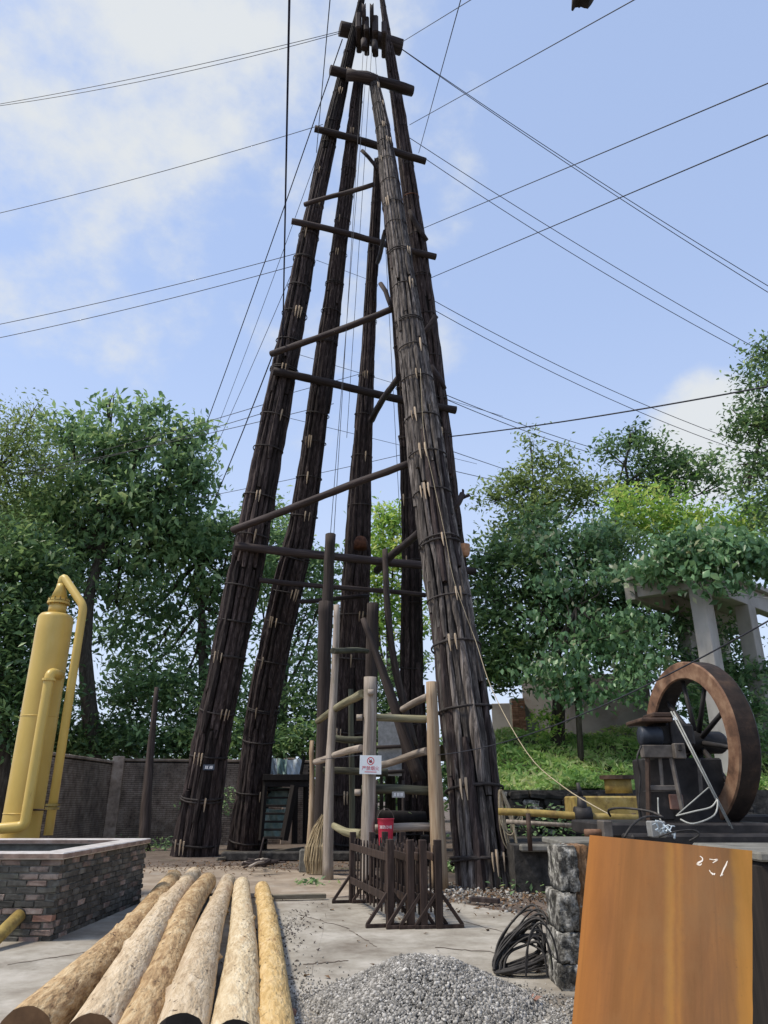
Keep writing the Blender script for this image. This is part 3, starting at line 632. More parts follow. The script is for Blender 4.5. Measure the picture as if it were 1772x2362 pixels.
wire(994, 641, YE(641), 1850, 278, 8.5, 'lower of two parallel wires rising to the right edge', r=.013)
wire(926, 112, YE(112), 1850, 706, 23, 'upper of the paired wires from the top beam end down to the right edge', r=.015, sag=.3); wire(926, 113, YE(112), 1850, 722, 23, 'lower of the paired wires from the top beam end down to the right edge', r=.015, sag=.3)
wire(945, 318, YE(318), 1760, 812, 25, 'upper of the paired wires from the third beam down into the far right tree', r=.014, sag=.25); wire(984, 368, YE(368), 1752, 830, 25, 'lower of the paired wires from the third beam down into the far right tree', r=.014, sag=.35)
wire(1000, 693, YE(693), 1772, 1042, 27, 'upper of two wires descending past the cumulus cloud', r=.014, sag=.45)
wire(1003, 716, YE(716), 1745, 1052, 27, 'lower of two wires descending past the cumulus cloud', r=.014, sag=.45)
wire(1019, 1009, YE(1009), 1850, 876, 14, 'thick twisted rope crossing the sky above the right bush', r=.022, sag=.12)
wire(1022, 908, YE(908), 1378, 1036, 30, 'upper of the paired wires ending in the umbrella-shaped tree', r=.015, sag=.12); wire(1022, 918, YE(918), 1362, 1044, 30, 'lower of the paired wires ending in the umbrella-shaped tree', r=.015, sag=.12)
wire(1040, 1040, YE(1040), 1175, 1086, 29, 'short wire from the beam stub into the fine-leaved tree', r=.014)
wire(1028, 1082, YE(1082), 1150, 1110, 29, 'short wire just under the beam stub wire', r=.014)
wire(1084, 1268, YD(1268), 1150, 1284, 26, 'short wire from the pale insulator to the bush', r=.012)
gi = 'hoisting lines inside the derrick'
for k, (a, b, c2, d2) in enumerate(((838, 118, 770, 1238), (848, 118, 762, 1238), (857, 122, 800, 1010), (866, 122, 925, 1240))):
    wire(a, b, YA(120)-.3, c2, d2, (19.6, 19.7, 23, 24)[k], ('left' if k else 'right')+' one of two hoisting lines ending at the tall dark post' if k < 2 else ('thin line from the head pulley to the centre leg' if k == 2 else 'thin line hanging right of the centre leg'), r=.010, group=gi, cat='line', name='hoisting_line')
# rope that runs down the front leg to the machine, and the dark wire across
def path(name, pxs, r, m, label, cat, n=6, group=None, sub=5):
    pts = [P(*q) for q in pxs]; out = []
    for i in range(len(pts)-1):
        p0, p1, p2, p3 = pts[max(0, i-1)], pts[i], pts[i+1], pts[min(len(pts)-1, i+2)]
        for k in range(sub):
            t = k/sub; out.append(.5*((2*p1)+(p2-p0)*t+(2*p0-5*p1+4*p2-p3)*t*t+(3*p1-p0-3*p2+p3)*t**3))
    out.append(pts[-1]); V, Fc = tubeg(out, r, n)
    return tag(obj(name, V, Fc, m, None, True), label, cat, group)
lf = lambda v, q=0: YD(v)-PX(62, 1060, v, YD(v))-.12+q
path('rope', [(970, 850, lf(850, .2)), (978, 1000, lf(1000, .1)), (1000, 1110, lf(1110, .1)), (1026, 1230, lf(1230)), (1045, 1330, lf(1330)), (1072, 1410, lf(1410)), (1098, 1480, lf(1480)), (1135, 1590, 14.8), (1215, 1735, 12.6), (1300, 1815, 11), (1408, 1880, 9.3)], .0075, M['rope'], 'pale rope running down the front leg across to the flywheel machine', 'rope')
wire(1850, 1388, 6.5, 1000, 1742, 15.6, 'dark sagging wire crossing in front of the flywheel to the right scaffold post', r=.009, sag=.28, group='yard wires')
wire(830, 1742, 15.4, 740, 1752, 16.4, 'short dark wire tied across the scaffold beside the sign', r=.007, group='yard wires')

# ------------------------------------------------------------------ scaffold round the well
sroot = thing('scaffold', 'scaffold of peeled posts and mossy rails in front of the centre leg', 'scaffold', (0, 15.6, 0))
def spole(name, u0, v0, Y0, u1, v1, Y1, w0, w1, m, bend=.02, ground=False, n=10):
    a, b = P(u0, v0, Y0), P(u1, v1, Y1)
    if ground:
        d = b-a; a = a - d*(a.z/d.z)
    return pole(name, a, b, PX(w0, u0, v0, Y0)/2, PX(w1, u1, v1, Y1)/2, m, sroot, n, .3, .045, bend, knots=2)
YS = 15.4
spole('post', 848, 1960, YS, 851, 1562, YS, 34, 29, M['post'], .015, True, 12)
spole('post', 1012, 1960, YS, 998, 1573, YS, 38, 25, M['postw'], .015, True, 12)
tp = G(757, 2030)
spole('post', 757, 2030, tp.y, 769, 1395, tp.y+.2, 27, 14, M['post'], .05, True, 10)
spole('post', 738, 1960, 19.2, 752, 1388, 19.2, 32, 30, M['darkpost'], .02, True, 12)
spole('post', 752, 1500, 19.5, 766, 1233, 19.5, 24, 24, M['darkpost'], .02, False, 10)
spole('post', 850, 1960, 20.2, 858, 1392, 20.2, 34, 28, M['darkpost'], .02, True, 12)
spole('post', 714, 1960, 19.4, 722, 1708, 19.4, 20, 9, M['postw'], .03, True, 9)
spole('post', 812, 1960, 19.6, 812, 1590, 19.6, 14, 12, M['mossdark'], .02, True, 8)
spole('rail', 836, 1600, YS+.1, 733, 1664, 18.8, 20, 14, M['moss'])
spole('rail', 846, 1655, YS+.25, 1004, 1654, YS+.25, 17, 17, M['moss'])
spole('rail', 990, 1606, YS+.1, 896, 1650, 18.4, 18, 13, M['post'])
spole('rail', 986, 1732, YS+.1, 872, 1764, 18.4, 18, 16, M['post'])
spole('rail', 834, 1726, YS+.1, 728, 1756, 18.6, 17, 14, M['post'])
spole('rail', 834, 1822, YS+.2, 1006, 1822, YS+.2, 21, 21, M['mossdark'])
spole('rail', 836, 1924, YS+.1, 770, 1905, YS+1.2, 22, 15, M['moss'])
spole('rail', 850, 1913, YS+.25, 1006, 1912, YS+.25, 19, 19, M['post'])
spole('rail', 768, 1501, 16.6, 846, 1503, 19.9, 14, 12, M['mossdark'])
spole('rail', 770, 1702, 18.6, 845, 1706, 18.6, 15, 15, M['mossdark'])
spole('rail', 745, 1777, 18.6, 895, 1778, 18.6, 16, 16, M['mossdark'])
spole('brace', 968, 1800, 17.2, 833, 1428, 17.2, 34, 12, M['darkpost'], .03)
spole('brace', 955, 1720, 20.5, 888, 1270, 20.5, 20, 13, M['darkpost'], .15)
for (u, v, Y) in ((836, 1655, YS-.02), (832, 1828, YS-.02), (862, 1597, YS-.18)):
    a = P(u, v, Y); pole('tenon', a, a+Vector((-.12, 0, 0)), .065, .06, M['post'], sroot, 6, .3)
# no-fire sign
so = P(855, 1764, YS-.23)
sg = thing('no_fire_sign', 'white enamel no-fire warning sign nailed to the left scaffold post', 'sign', so)
sw, sh = PX(50, 855, 1764, so.y), PX(41, 855, 1764, so.y)
Ms = Matrix.Translation(so) @ Matrix.Rotation(math.radians(1.2), 4, 'Y')
V, Fc = bbox((0, 0, 0), (sw, .006, sh), .002); obj('board', V, Fc, M['white'], sg, M=Ms)
def text(name, body, size, Mx, mt, parent, ext=.0008):
    cu = bpy.data.curves.new(name, 'FONT'); cu.body = body; cu.size = size; cu.align_x = 'CENTER'; cu.align_y = 'CENTER'; cu.extrude = ext; cu.materials.append(mt)
    return put(bpy.data.objects.new(name, cu), Mx, parent)
RX = Matrix.Rotation(math.pi/2, 4, 'X')
text('lettering', '严禁烟火', sw*.20, Ms @ Matrix.Translation((.0, -.0045, -sh*.20)) @ RX, M['redprint'], sg)
b_ = MB(); b_.box((.01*sw, -.0042, -sh*.38), (sw*.55, .002, sh*.035)); b_.obj('underline', M['redprint'], sg, M=Ms)
V = []; Fc = []; n = 24; r0, r1 = sh*.165, sh*.21
for i in range(n):
    a = 2*math.pi*i/n
    for rr in (r0, r1): V.append((rr*math.cos(a), -.0042, sh*.20+rr*math.sin(a)))
Fc = [(2*i, 2*((i+1) % n), 2*((i+1) % n)+1, 2*i+1) for i in range(n)]
obj('prohibition_ring', V, Fc, M['redprint'], sg, M=Ms)
b_ = MB(); b_.box((0, -.005, 0), (sh*.36, .001, sh*.035), Matrix.Translation((0, 0, sh*.2)) @ Matrix.Rotation(math.radians(45), 4, 'Y')); b_.obj('slash', M['redprint'], sg, M=Ms)
fl = [(-.05, -.10), (.06, -.10), (.10, -.02), (.05, .03), (.06, .10), (-.02, .05), (-.03, .0), (-.08, .03), (-.10, -.04)]
obj('flame', [(x*sh, -.0036, sh*.2+z*sh) for x, z in fl], [tuple(range(len(fl)))], M['blackprint'], sg, M=Ms)
tinplate('name_tag', 'small grey tin tag with three pale characters on the middle rail', 'tag', P(919, 1833, YS+.02), PX(29, 919, 1833, YS), PX(13, 919, 1833, YS), M['tin'], M['whiteprint'], glyphs=3)
# red fire bucket
bc = P(890, 1960, YS-.12); br = PX(19, 890, 1930, bc.y); bh = PX(66, 890, 1930, bc.y)
bk = thing('fire_bucket', 'red fire sand bucket with white characters hanging on the scaffold rail', 'bucket', bc)
prof = [(br*.78, 0), (br*.80, .01), (br*.95, bh*.82), (br*.99, bh*.84), (br*.99, bh*.97), (br*1.06, bh*.985), (br*1.06, bh), (br*.93, bh), (br*.9, bh*.9), (br*.75, bh*.04)]
V = []; Fc = []; n = 24
for i in range(n):
    a = 2*math.pi*i/n
    for (rr, z) in prof: V.append((bc.x+rr*math.cos(a), bc.y+rr*math.sin(a), bc.z+z))
m_ = len(prof)
for i in range(n):
    for j in range(m_-1): Fc.append((i*m_+j, ((i+1) % n)*m_+j, ((i+1) % n)*m_+j+1, i*m_+j+1))
Fc.append(tuple(i*m_ for i in range(n))[::-1]); Fc.append(tuple(i*m_+m_-1 for i in range(n)))
obj('body', V, Fc, M['red'], bk, True)
hp = [(bc.x+br*math.cos(a), bc.y, bc.z+bh*.95+br*1.3*math.sin(a)) for a in [math.pi*i/12 for i in range(13)]]
MB().tube(hp, .006, 5).obj('handle', M['irongrey'], bk)
for i, ch in enumerate('消防沙桶'):
    a = math.radians(-90+(i-1.5)*24); Mx = Matrix.Translation((bc.x+(br*.97+.004)*math.cos(a), bc.y+(br*.97+.004)*math.sin(a), bc.z+bh*.72)) @ Matrix.Rotation(a+math.pi/2, 4, 'Z') @ RX
    text('character', ch, br*.42, Mx, M['whiteprint'], bk)

# ------------------------------------------------------------------ picket barriers
zpk = 1.0
def barrier(near, far, idx, label):
    a, b = Vector((near.x, near.y, .022)), Vector((far.x, far.y, .022))
    t = thing('picket_barrier', label, 'barrier', a, 'movable picket barriers beside the scaffold')
    d = (b-a); Ln = d.length; d.normalize(); s = Vector((d.y, -d.x, 0))
    Rm = Matrix((d, s.cross(d)*0+Vector((-d.y, d.x, 0)), Vector((0, 0, 1)))).transposed().to_4x4(); Mx = Matrix.Translation(a) @ Rm
    def part(name, c, dim, rx=None, bv=.005):
        V, Fc = bbox((0, 0, 0), dim, bv); mm = Mx @ Matrix.Translation(c)
        if rx is not None: mm = mm @ rx
        return obj(name, V, Fc, M['barrier'], t, M=mm)
    for x in (0, Ln): part('post', (x, 0, .53), (.095, .095, 1.06))
    for z in (.34, .84): part('rail', (Ln/2, .034, z), (Ln-.1, .028, .10))
    npk = 10
    for i in range(npk):
        x = .10+(Ln-.2)*(i+.5)/npk; h = .86+R.uniform(-.02, .02); q = .02
        V = [(-.024, -q/2, 0), (.024, -q/2, 0), (.024, q/2, 0), (-.024, q/2, 0), (-.024, -q/2, h-.05), (.024, -q/2, h-.05), (.024, q/2, h-.05), (-.024, q/2, h-.05), (0, -q/2, h), (0, q/2, h)]
        Fc = [(0, 3, 2, 1), (0, 1, 5, 8, 4), (2, 3, 7, 9, 6), (1, 2, 6, 5), (3, 0, 4, 7), (5, 6, 9, 8), (7, 4, 8, 9)]
        obj('picket', V, Fc, M['barrier'], t, M=Mx @ Matrix.Translation((x, .006, .13)) @ Matrix.Rotation(R.uniform(-.012, .012), 4, 'Y'))
    for x in (0, Ln):
        part('foot', (x, 0, .022), (.06, .66, .044))
        for sg_ in (-1, 1):
            part('brace', (x, sg_*.175, .22), (.04, .045, .46), Matrix.Rotation(sg_*math.radians(37), 4, 'X'))
    return t
nears = [900, 948, 978, 1014]; fars = [812, 858, 888, 930]
labs = ['leftmost dark picket barrier with its whole slatted side in view', 'second dark picket barrier from the left in the stacked row', 'third dark picket barrier wedged in the middle of the row', 'rightmost dark picket barrier with a brace splayed to the right']
for i in range(4):
    barrier(G(nears[i], 2143+(i > 0)*3), G(fars[i], 2086-(i > 1)*2), i, labs[i])

# ------------------------------------------------------------------ logs
def log(u0, v0, r0, u1, v1, r1, m, em, label, z0=0, z1=0, bend=.05, wedge=None):
    a = G(u0, v0, r0+z0+.022); b = G(u1, v1, r1+z1+.02)
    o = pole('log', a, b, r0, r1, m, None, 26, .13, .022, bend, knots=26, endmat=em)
    tag(o, label, 'log', 'felled logs lying side by side on the concrete')
    V = o.data.vertices
    if wedge:                                            # axe-cut chisel end
        for q in list(V)[:18]:
            q.co.z -= wedge*(q.co.x*math.cos(.5)+q.co.y*math.sin(.5))+.05
    return o
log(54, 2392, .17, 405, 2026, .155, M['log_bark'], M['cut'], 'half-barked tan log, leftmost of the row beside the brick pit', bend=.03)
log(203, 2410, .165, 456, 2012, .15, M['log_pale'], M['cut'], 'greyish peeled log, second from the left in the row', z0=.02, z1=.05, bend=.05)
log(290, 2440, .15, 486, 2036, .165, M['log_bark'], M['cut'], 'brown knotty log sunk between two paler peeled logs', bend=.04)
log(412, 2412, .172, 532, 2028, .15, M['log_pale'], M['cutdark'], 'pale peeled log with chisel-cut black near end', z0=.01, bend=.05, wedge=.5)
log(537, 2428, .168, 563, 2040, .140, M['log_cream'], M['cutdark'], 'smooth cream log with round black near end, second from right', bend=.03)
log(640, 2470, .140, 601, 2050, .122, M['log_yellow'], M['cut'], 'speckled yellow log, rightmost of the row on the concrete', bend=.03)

# ------------------------------------------------------------------ brick pit
c0, c1 = G(113, 2172, .02), G(300, 2083, .02)
px1, py0, py1, px0 = c0.x, c0.y, c1.y+.05, c0.x-5.2
zc = P(113, 1982, py0).z                                   # under side of the coping
pit = thing('brick_pit', 'square brick tank with pale cement coping in front of the yellow column', 'brick tank', (px1-1, py0+1, 0))
th = .24; core = MB()
for (x0, x1, y0, y1) in ((px0, px1, py0, py0+th), (px0, px1, py1-th, py1), (px1-th, px1, py0+th, py1-th), (px0, px0+th, py0+th, py1-th)):
    core.box(((x0+x1)/2, (y0+y1)/2, zc/2), (x1-x0-.024, y1-y0-(.024 if y1-y0 < .3 else 0), zc-.004))
core.obj('mortar', M['mortar'], pit)
bl, bh_, mo = .235, .062, .011
def brick_meshes(mats, k=4):
    out = []
    for mm in mats:
        for _ in range(k):
            V, Fc = bbox((0, 0, 0), (bl, .11, bh_), .006)
            V = [(x+R.uniform(-.007, .007), y+R.uniform(-.006, .006), z+R.uniform(-.006, .006)) for x, y, z in V]
            out.append(mk('brick', V, Fc, mm))
    return out
bm_front = brick_meshes([M['brick'], M['brick'], M['brick'], M['brickred'], M['brickblk'], M['brickblk']]); bm_side = brick_meshes([M['brickblk'], M['brickblk'], M['brickblk'], M['brick']])
nrow = int(zc/(bh_+mo)); bh_s = zc/nrow
half = {}
for rrow in range(nrow):
    z = (rrow+.5)*bh_s
    x = px1-(0 if rrow % 2 else bl/2+mo)                   # front face
    while x > px0+2.4:
        inst('brick', R.choice(bm_front), Matrix.Translation((x-bl/2, py0+.045+R.uniform(-.008, .005), z)) @ Matrix.Rotation(R.uniform(-.01, .01), 4, 'Y'), pit); x -= bl+mo
    y = py0+(.12 if rrow % 2 else 0)
    while y < py1-.1:
        ln = min(bl, py1-y)
        sc_ = ln/bl
        inst('brick', R.choice(bm_side), Matrix.Translation((px1-.045+R.uniform(-.006, .008), y+ln/2, z)) @ Matrix.Rotation(math.pi/2, 4, 'Z') @ Matrix.Diagonal((sc_, 1, 1, 1)), pit); y += ln+mo
cp = MB(); ov = .05; tk = .075
def cope(x0, x1, y0, y1):
    V, Fc = bbox(((x0+x1)/2, (y0+y1)/2, zc+tk/2), (x1-x0, y1-y0, tk), .012); o = obj('coping', V, Fc, M['coping'], pit)
    o.data.materials.append(M['copeside'])
    for f in o.data.polygons:
        if abs(f.normal.z) < .5: f.material_index = 1
cope(px0-ov, px1+ov, py0-ov, py0+th+.05); cope(px0-ov, px1+ov, py1-th-.05, py1+ov)
cope(px1-th-.05, px1+ov, py0+th+.053, py1-th-.053); cope(px0-ov, px0+th+.05, py0+th+.053, py1-th-.053)
obj('floor', [(px0, py0, .05), (px1, py0, .05), (px1, py1, .05), (px0, py1, .05)], [(0, 1, 2, 3)], M['stonedark'], pit)
# stub of yellow pipe at the corner
a, b = P(45, 2112, py0-.05), P(-40, 2196, py0-.75)
t = thing('drain_pipe', 'old yellow pipe stub leaving the near wall of the brick tank', 'pipe', b)
MB().tube([b, a], PX(15, 20, 2130, py0-.3), 14).obj('pipe', M['yold'], t, True)
MB().tube([a-(a-b).normalized()*.02, a+(a-b).normalized()*.10], PX(11, 40, 2112, py0), 12).obj('sleeve', M['iron'], t, True)

# ------------------------------------------------------------------ yellow column
YT = py1+.95
tb = P(44, 1935, YT); xa = tb.x
rt = PX(38.5, 126, 1422, YT)
zt = P(126, 1422, YT).z
tank = thing('yellow_column', 'tall yellow steel gas column with side pipes behind the brick tank', 'tank', (xa, YT, 0))
def lathe(name, cx, cy, prof, m, parent, n=28, smooth=True):
    V = []; Fc = []; k = len(prof)
    for i in range(n):
        a = 2*math.pi*i/n
        for (r, z) in prof: V.append((cx+r*math.cos(a), cy+r*math.sin(a), z))
    for i in range(n):
        for j in range(k-1): Fc.append((i*k+j, ((i+1) % n)*k+j, ((i+1) % n)*k+j+1, i*k+j+1))
    Fc.append(tuple(i*k for i in range(n))[::-1]); Fc.append(tuple(i*k+k-1 for i in range(n)))
    o = obj(name, V, Fc, m, parent, smooth)
    return o
lathe('shell', xa, YT, [(rt, zt*i/14) for i in range(14)]+[(rt, zt-.06), (rt*.97, zt-.02), (rt*.86, zt+.03), (rt*.5, zt+.06)], M['yellow'], tank, 32)
zn = zt+.05
for f in (.27, .61):
    ringp = [(xa+rt*math.cos(2*math.pi*i/32), YT+rt*math.sin(2*math.pi*i/32), zt*f) for i in range(33)]; MB().tube(ringp, .009, 5, False).obj('weld_seam', M['yellow'], tank, True)
lathe('neck', xa, YT, [(rt*.52, zn), (rt*.50, zn+.22)], M['yellow'], tank, 20)
lathe('flange', xa, YT, [(rt*.64, zn+.20), (rt*.64, zn+.245)], M['yellow'], tank, 20, False)
lathe('flange', xa, YT, [(rt*.60, zn+.26), (rt*.60, zn+.295)], M['yellow'], tank, 20, False)
lathe('reducer', xa, YT, [(rt*.5, zn+.295), (rt*.28, zn+.55), (rt*.26, zn+.62)], M['yellow'], tank, 20)
def bendpath(pts, r, seg=5):
    pts = [Vector(p) for p in pts]; out = [pts[0]]
    for a, b, c in zip(pts, pts[1:], pts[2:]):
        d0, d1 = (a-b).normalized(), (c-b).normalized()
        for k in range(seg+1):
            t_ = k/seg; p, q = b+d0*r, b+d1*r; out.append(p.lerp(b, t_).lerp(b.lerp(q, t_), t_))
    out.append(pts[-1]); return out
zr = zn+.60; po = P(192, 1404, YT-.25); pr_ = rt*.24; pbot = P(90, 1885, YT-.25)
MB().tube(bendpath([(xa, YT, zr), (xa, YT, zr+.20), (po.x, po.y, po.z+.05), (po.x, po.y, po.z-.5), (po.x, po.y, 1.0)], .13), pr_, 14).obj('downpipe', M['yellow'], tank, True)
p2 = P(120, 1552, YT-rt-.05)
MB().tube(bendpath([(p2.x+.05, YT-.1, p2.z), (p2.x, YT-rt-.13, p2.z), (p2.x, YT-rt-.13, 1.15), (p2.x-1.6, YT-rt-.6, 1.02)], .12), rt*.27, 16).obj('side_pipe', M['yellow'], tank, True)
for (fr, fz, nb) in ((rt*.58, zn+.245, 12), ):
    for i in range(nb):
        a = 2*math.pi*i/nb; MB().tube([(xa+fr*math.cos(a), YT+fr*math.sin(a), fz-.065), (xa+fr*math.cos(a), YT+fr*math.sin(a), fz+.075)], .014, 6).obj('bolt', M['yold'], tank)
lathe('flange', p2.x, YT-rt-.13, [(rt*.36, p2.z-.16), (rt*.36, p2.z-.12)], M['yellow'], tank, 16, False)
lathe('flange', po.x, po.y, [(rt*.36, 1.42), (rt*.36, 1.46)], M['yold'], tank, 16, False)
lathe('flange', po.x, po.y, [(rt*.36, 1.48), (rt*.36, 1.52)], M['yold'], tank, 16, False)
MB().tube([P(78, 1868, YT-.2), P(104, 1868, YT-.25)], .02, 6).obj('bracket', M['ironbrown'], tank)
wire(120, 1870, YT+.1, 170, 1560, YT+.3, 'thin slack wire hanging beside the yellow column', r=.006, group='yard wires')

# ------------------------------------------------------------------ boundary walls
def wall_run(name, label, a, b, zt_, mats_, near_lim=None):
    a, b = Vector((a.x, a.y, 0)), Vector((b.x, b.y, 0)); d = b-a; Ln = d.length; d.normalize(); nrm = Vector((d.y, -d.x, 0))
    if nrm.dot(-a) < 0: nrm = -nrm
    t = thing(name, label, 'wall', (a+b)/2)
    Rm = Matrix((d, -nrm, Vector((0, 0, 1)))).transposed().to_4x4(); Mx = Matrix.Translation(a) @ Rm
    if Rm.determinant() < 0: Rm = Matrix((-d, -nrm, Vector((0, 0, 1)))).transposed().to_4x4(); Mx = Matrix.Translation(b) @ Rm
    V, Fc = boxg((Ln/2, .13, zt_/2), (Ln, .22, zt_)); obj('mortar', V, Fc, M['stonedark'], t, M=Mx)
    V, Fc = boxg((0, 0, 0), (.238, .06, .058)); bm = [mk('brick', [(x, y+R.uniform(-.004, .004), z) for x, y, z in V], Fc, mats_) for _ in range(4)]
    rows = int(zt_/.07); cells = []
    for r_ in range(rows):
        x = .12*(r_ % 2)
        while x < Ln-.24:
            w = Mx @ Vector((x+.12, 0, (r_+.5)*.07)); cells.append((w.length, x+.12, (r_+.5)*.07)); x += .25
    cells.sort(); rest = MB()
    for i, (_, x, z) in enumerate(cells):
        m4 = Mx @ Matrix.Translation((x, .022+R.uniform(-.006, .004), z))
        if i < 130: inst('brick', bm[i % 4], m4, t)
        else: rest.add([m4 @ Vector(v) for v in V], Fc)
    if rest.V: tag(rest.obj('brickwork', mats_, t), kind='stuff')
    V, Fc = bbox((Ln/2, .12, zt_+.05), (Ln+.06, .36, .10), .02); obj('coping', V, Fc, mats_, t, M=Mx)
    return Mx, Ln, t
wA = P(110, 1800, 23.5); wB = P(256, 1800, 29.0); wC = P(720, 1800, 30.5)
wall_run('brick_wall', 'old brick boundary wall running back behind the yellow column', wA, wB, P(180, 1752, 26).z, M['wallbrick'])
Mw, Lw, tw = wall_run('brick_wall', 'old brick boundary wall under the trees behind the two left legs', wB, wC, P(350, 1757, 29.4).z, M['wallbrick'])
for x in (.2, 3.4, 6.6):
    V, Fc = bbox((x, -.06, 1.55), (.42, .2, 3.1), .02); obj('pilaster', V, Fc, M['wallbrick'], tw, M=Mw)
# dark slim pole in front of the wall
a = P(336, 1925, 26.5); a.z = 0; b = P(362, 1585, 26.5); pole('wooden_pole', a, b, PX(15, 338, 1938, a.y), PX(5, 362, 1585, a.y), M['darkpost'], None, 8, .5, .06, .04)
o = bpy.context.scene.objects['wooden_pole']; tag(o, 'slim dark leaning pole standing before the brick wall', 'pole')

# ------------------------------------------------------------------ right bank, retaining wall, plaster wall, pavilion
def bankz(x, y):
    f = max(0, min(1, (y-19.3)/7.5)); f = f*f*(3-2*f)
    return 1.75+1.75*f+.25*max(0, min(1, (x-6)/8))*f+.06*math.sin(x*1.7)+.05*math.sin(y*2.1+x)
V = []; nx, ny = 46, 26
for j in range(ny):
    for i in range(nx):
        x = 2.2+28*i/(nx-1); y = 18.9+22*(j/(ny-1))**1.4; V.append((x, y, bankz(x, y)+R.uniform(-.05, .05)))
Fc = [(j*nx+i, j*nx+i+1, (j+1)*nx+i+1, (j+1)*nx+i) for j in range(ny-1) for i in range(nx-1)]
tag(obj('grass_bank', V, Fc, M['soilbank'], None, True), kind='structure')
rw = thing('retaining_wall', 'low dark drystone retaining wall below the grass bank', 'wall', (6, 18.6, 0))
MB().box((15.5, 18.85, .9), (27, .3, 1.8)).obj('backing', M['stonedark'], rw)
def stone_mesh(m, dim=(.3, .2, .12), amp=.25, sub=2):
    V = []; Fc = []; n = sub+2
    idx = {}
    def vid(i, j, k):
        if (i, j, k) not in idx:
            p = Vector(((i/(n-1)-.5), (j/(n-1)-.5), (k/(n-1)-.5)))
            q = p.normalized()*.62 if p.length else p; p = p.lerp(q, .28)
            idx[(i, j, k)] = len(V); V.append((p.x*dim[0]*(1+R.uniform(-amp, amp)*.4), p.y*dim[1]*(1+R.uniform(-amp, amp)*.4), p.z*dim[2]*(1+R.uniform(-amp, amp)*.4)))
        return idx[(i, j, k)]
    for a in range(n-1):
        for b in range(n-1):
            for s in (0, n-1):
                f1 = [vid(a, b, s), vid(a+1, b, s), vid(a+1, b+1, s), vid(a, b+1, s)]; Fc.append(tuple(f1 if s else f1[::-1]))
                f1 = [vid(a, s, b), vid(a, s, b+1), vid(a+1, s, b+1), vid(a+1, s, b)]; Fc.append(tuple(f1 if s else f1[::-1]))
                f1 = [vid(s, a, b), vid(s, a+1, b), vid(s, a+1, b+1), vid(s, a, b+1)]; Fc.append(tuple(f1 if s else f1[::-1]))
    return mk('stone', V, Fc, m)
st = [stone_mesh(M['stonedark'], (.42, .24, .16), .3, 1) for _ in range(5)] + [stone_mesh(M['stone'], (.34, .24, .14), .3, 1)]
z = .75; row = 0
while z < 1.8:
    x = 2.6+R.random()*.3
    while x < 8.6:
        s = R.uniform(.75, 1.2); inst('stone', R.choice(st), Matrix.Translation((x, 18.62+R.uniform(-.05, .05), z+R.uniform(-.02, .02))) @ Matrix.Rotation(R.uniform(-.15, .15), 4, 'Y') @ Matrix.Diagonal((s, 1, R.uniform(.8, 1.15), 1)), rw); x += .40*s+.04
    z += .155
# low terrace in front of it
ter = thing('stone_terrace', 'low dark earth and stone kerb behind the coiled rope', 'kerb', (5, 15.5, 0))
MB().box((10.2, 16.6, .40), (15.6, 3.6, .80)).obj('body', M['stonedark'], ter)
V, Fc = bbox((6, 14.74, .76), (7.0, .26, .12), .03); obj('edge', V, Fc, M['mortar'], ter)
# plaster wall
pw = thing('plaster_wall', 'stained pale plaster wall with brick pier above the grass bank', 'wall', (7, 27.5, 3.9))
a = P(1205, 1600, 27.2); b = P(1500, 1600, 26.2)
def wallbox(a, b, z0, z1, th, name, m, par):
    d = Vector((b.x-a.x, b.y-a.y, 0)); L_ = d.length; ang = math.atan2(d.y, d.x)
    V, Fc = bbox((L_/2, th/2, (z0+z1)/2), (L_, th, z1-z0), .02); return obj(name, V, Fc, m, par, M=Matrix.Translation((a.x, a.y, 0)) @ Matrix.Rotation(ang, 4, 'Z'))
wallbox(a, b, 3.2, P(1400, 1555, 26.6).z, .24, 'panel', M['plaster'], pw)
a2 = P(1132, 1600, 27.6); b2 = P(1188, 1600, 27.4)
wallbox(a2, b2, 3.2, P(1160, 1622, 27.5).z, .22, 'panel', M['plaster'], pw)
a3 = P(1178, 1600, 27.0); b3 = P(1206, 1600, 26.9)
V, Fc = bbox(((a3.x+b3.x)/2, 27.0, 4.6), (.5, .5, P(1190, 1615, 27).z*2-9.2+.0), .02)
zc3 = P(1190, 1612, 27).z
core3 = MB().box(((a3.x+b3.x)/2, 27.05, (3+zc3)/2), (.46, .46, zc3-3)).obj('pier', M['mortar'], pw)
V, Fc = boxg((0, 0, 0), (.23, .06, .058)); bmq = mk('brick', V, Fc, M['brickred'])
for i in range(int((zc3-3.3)/.07)):
    for q in (-1, 1): inst('brick', bmq, Matrix.Translation(((a3.x+b3.x)/2+q*.12, 26.80, 3.3+i*.07)), core3)
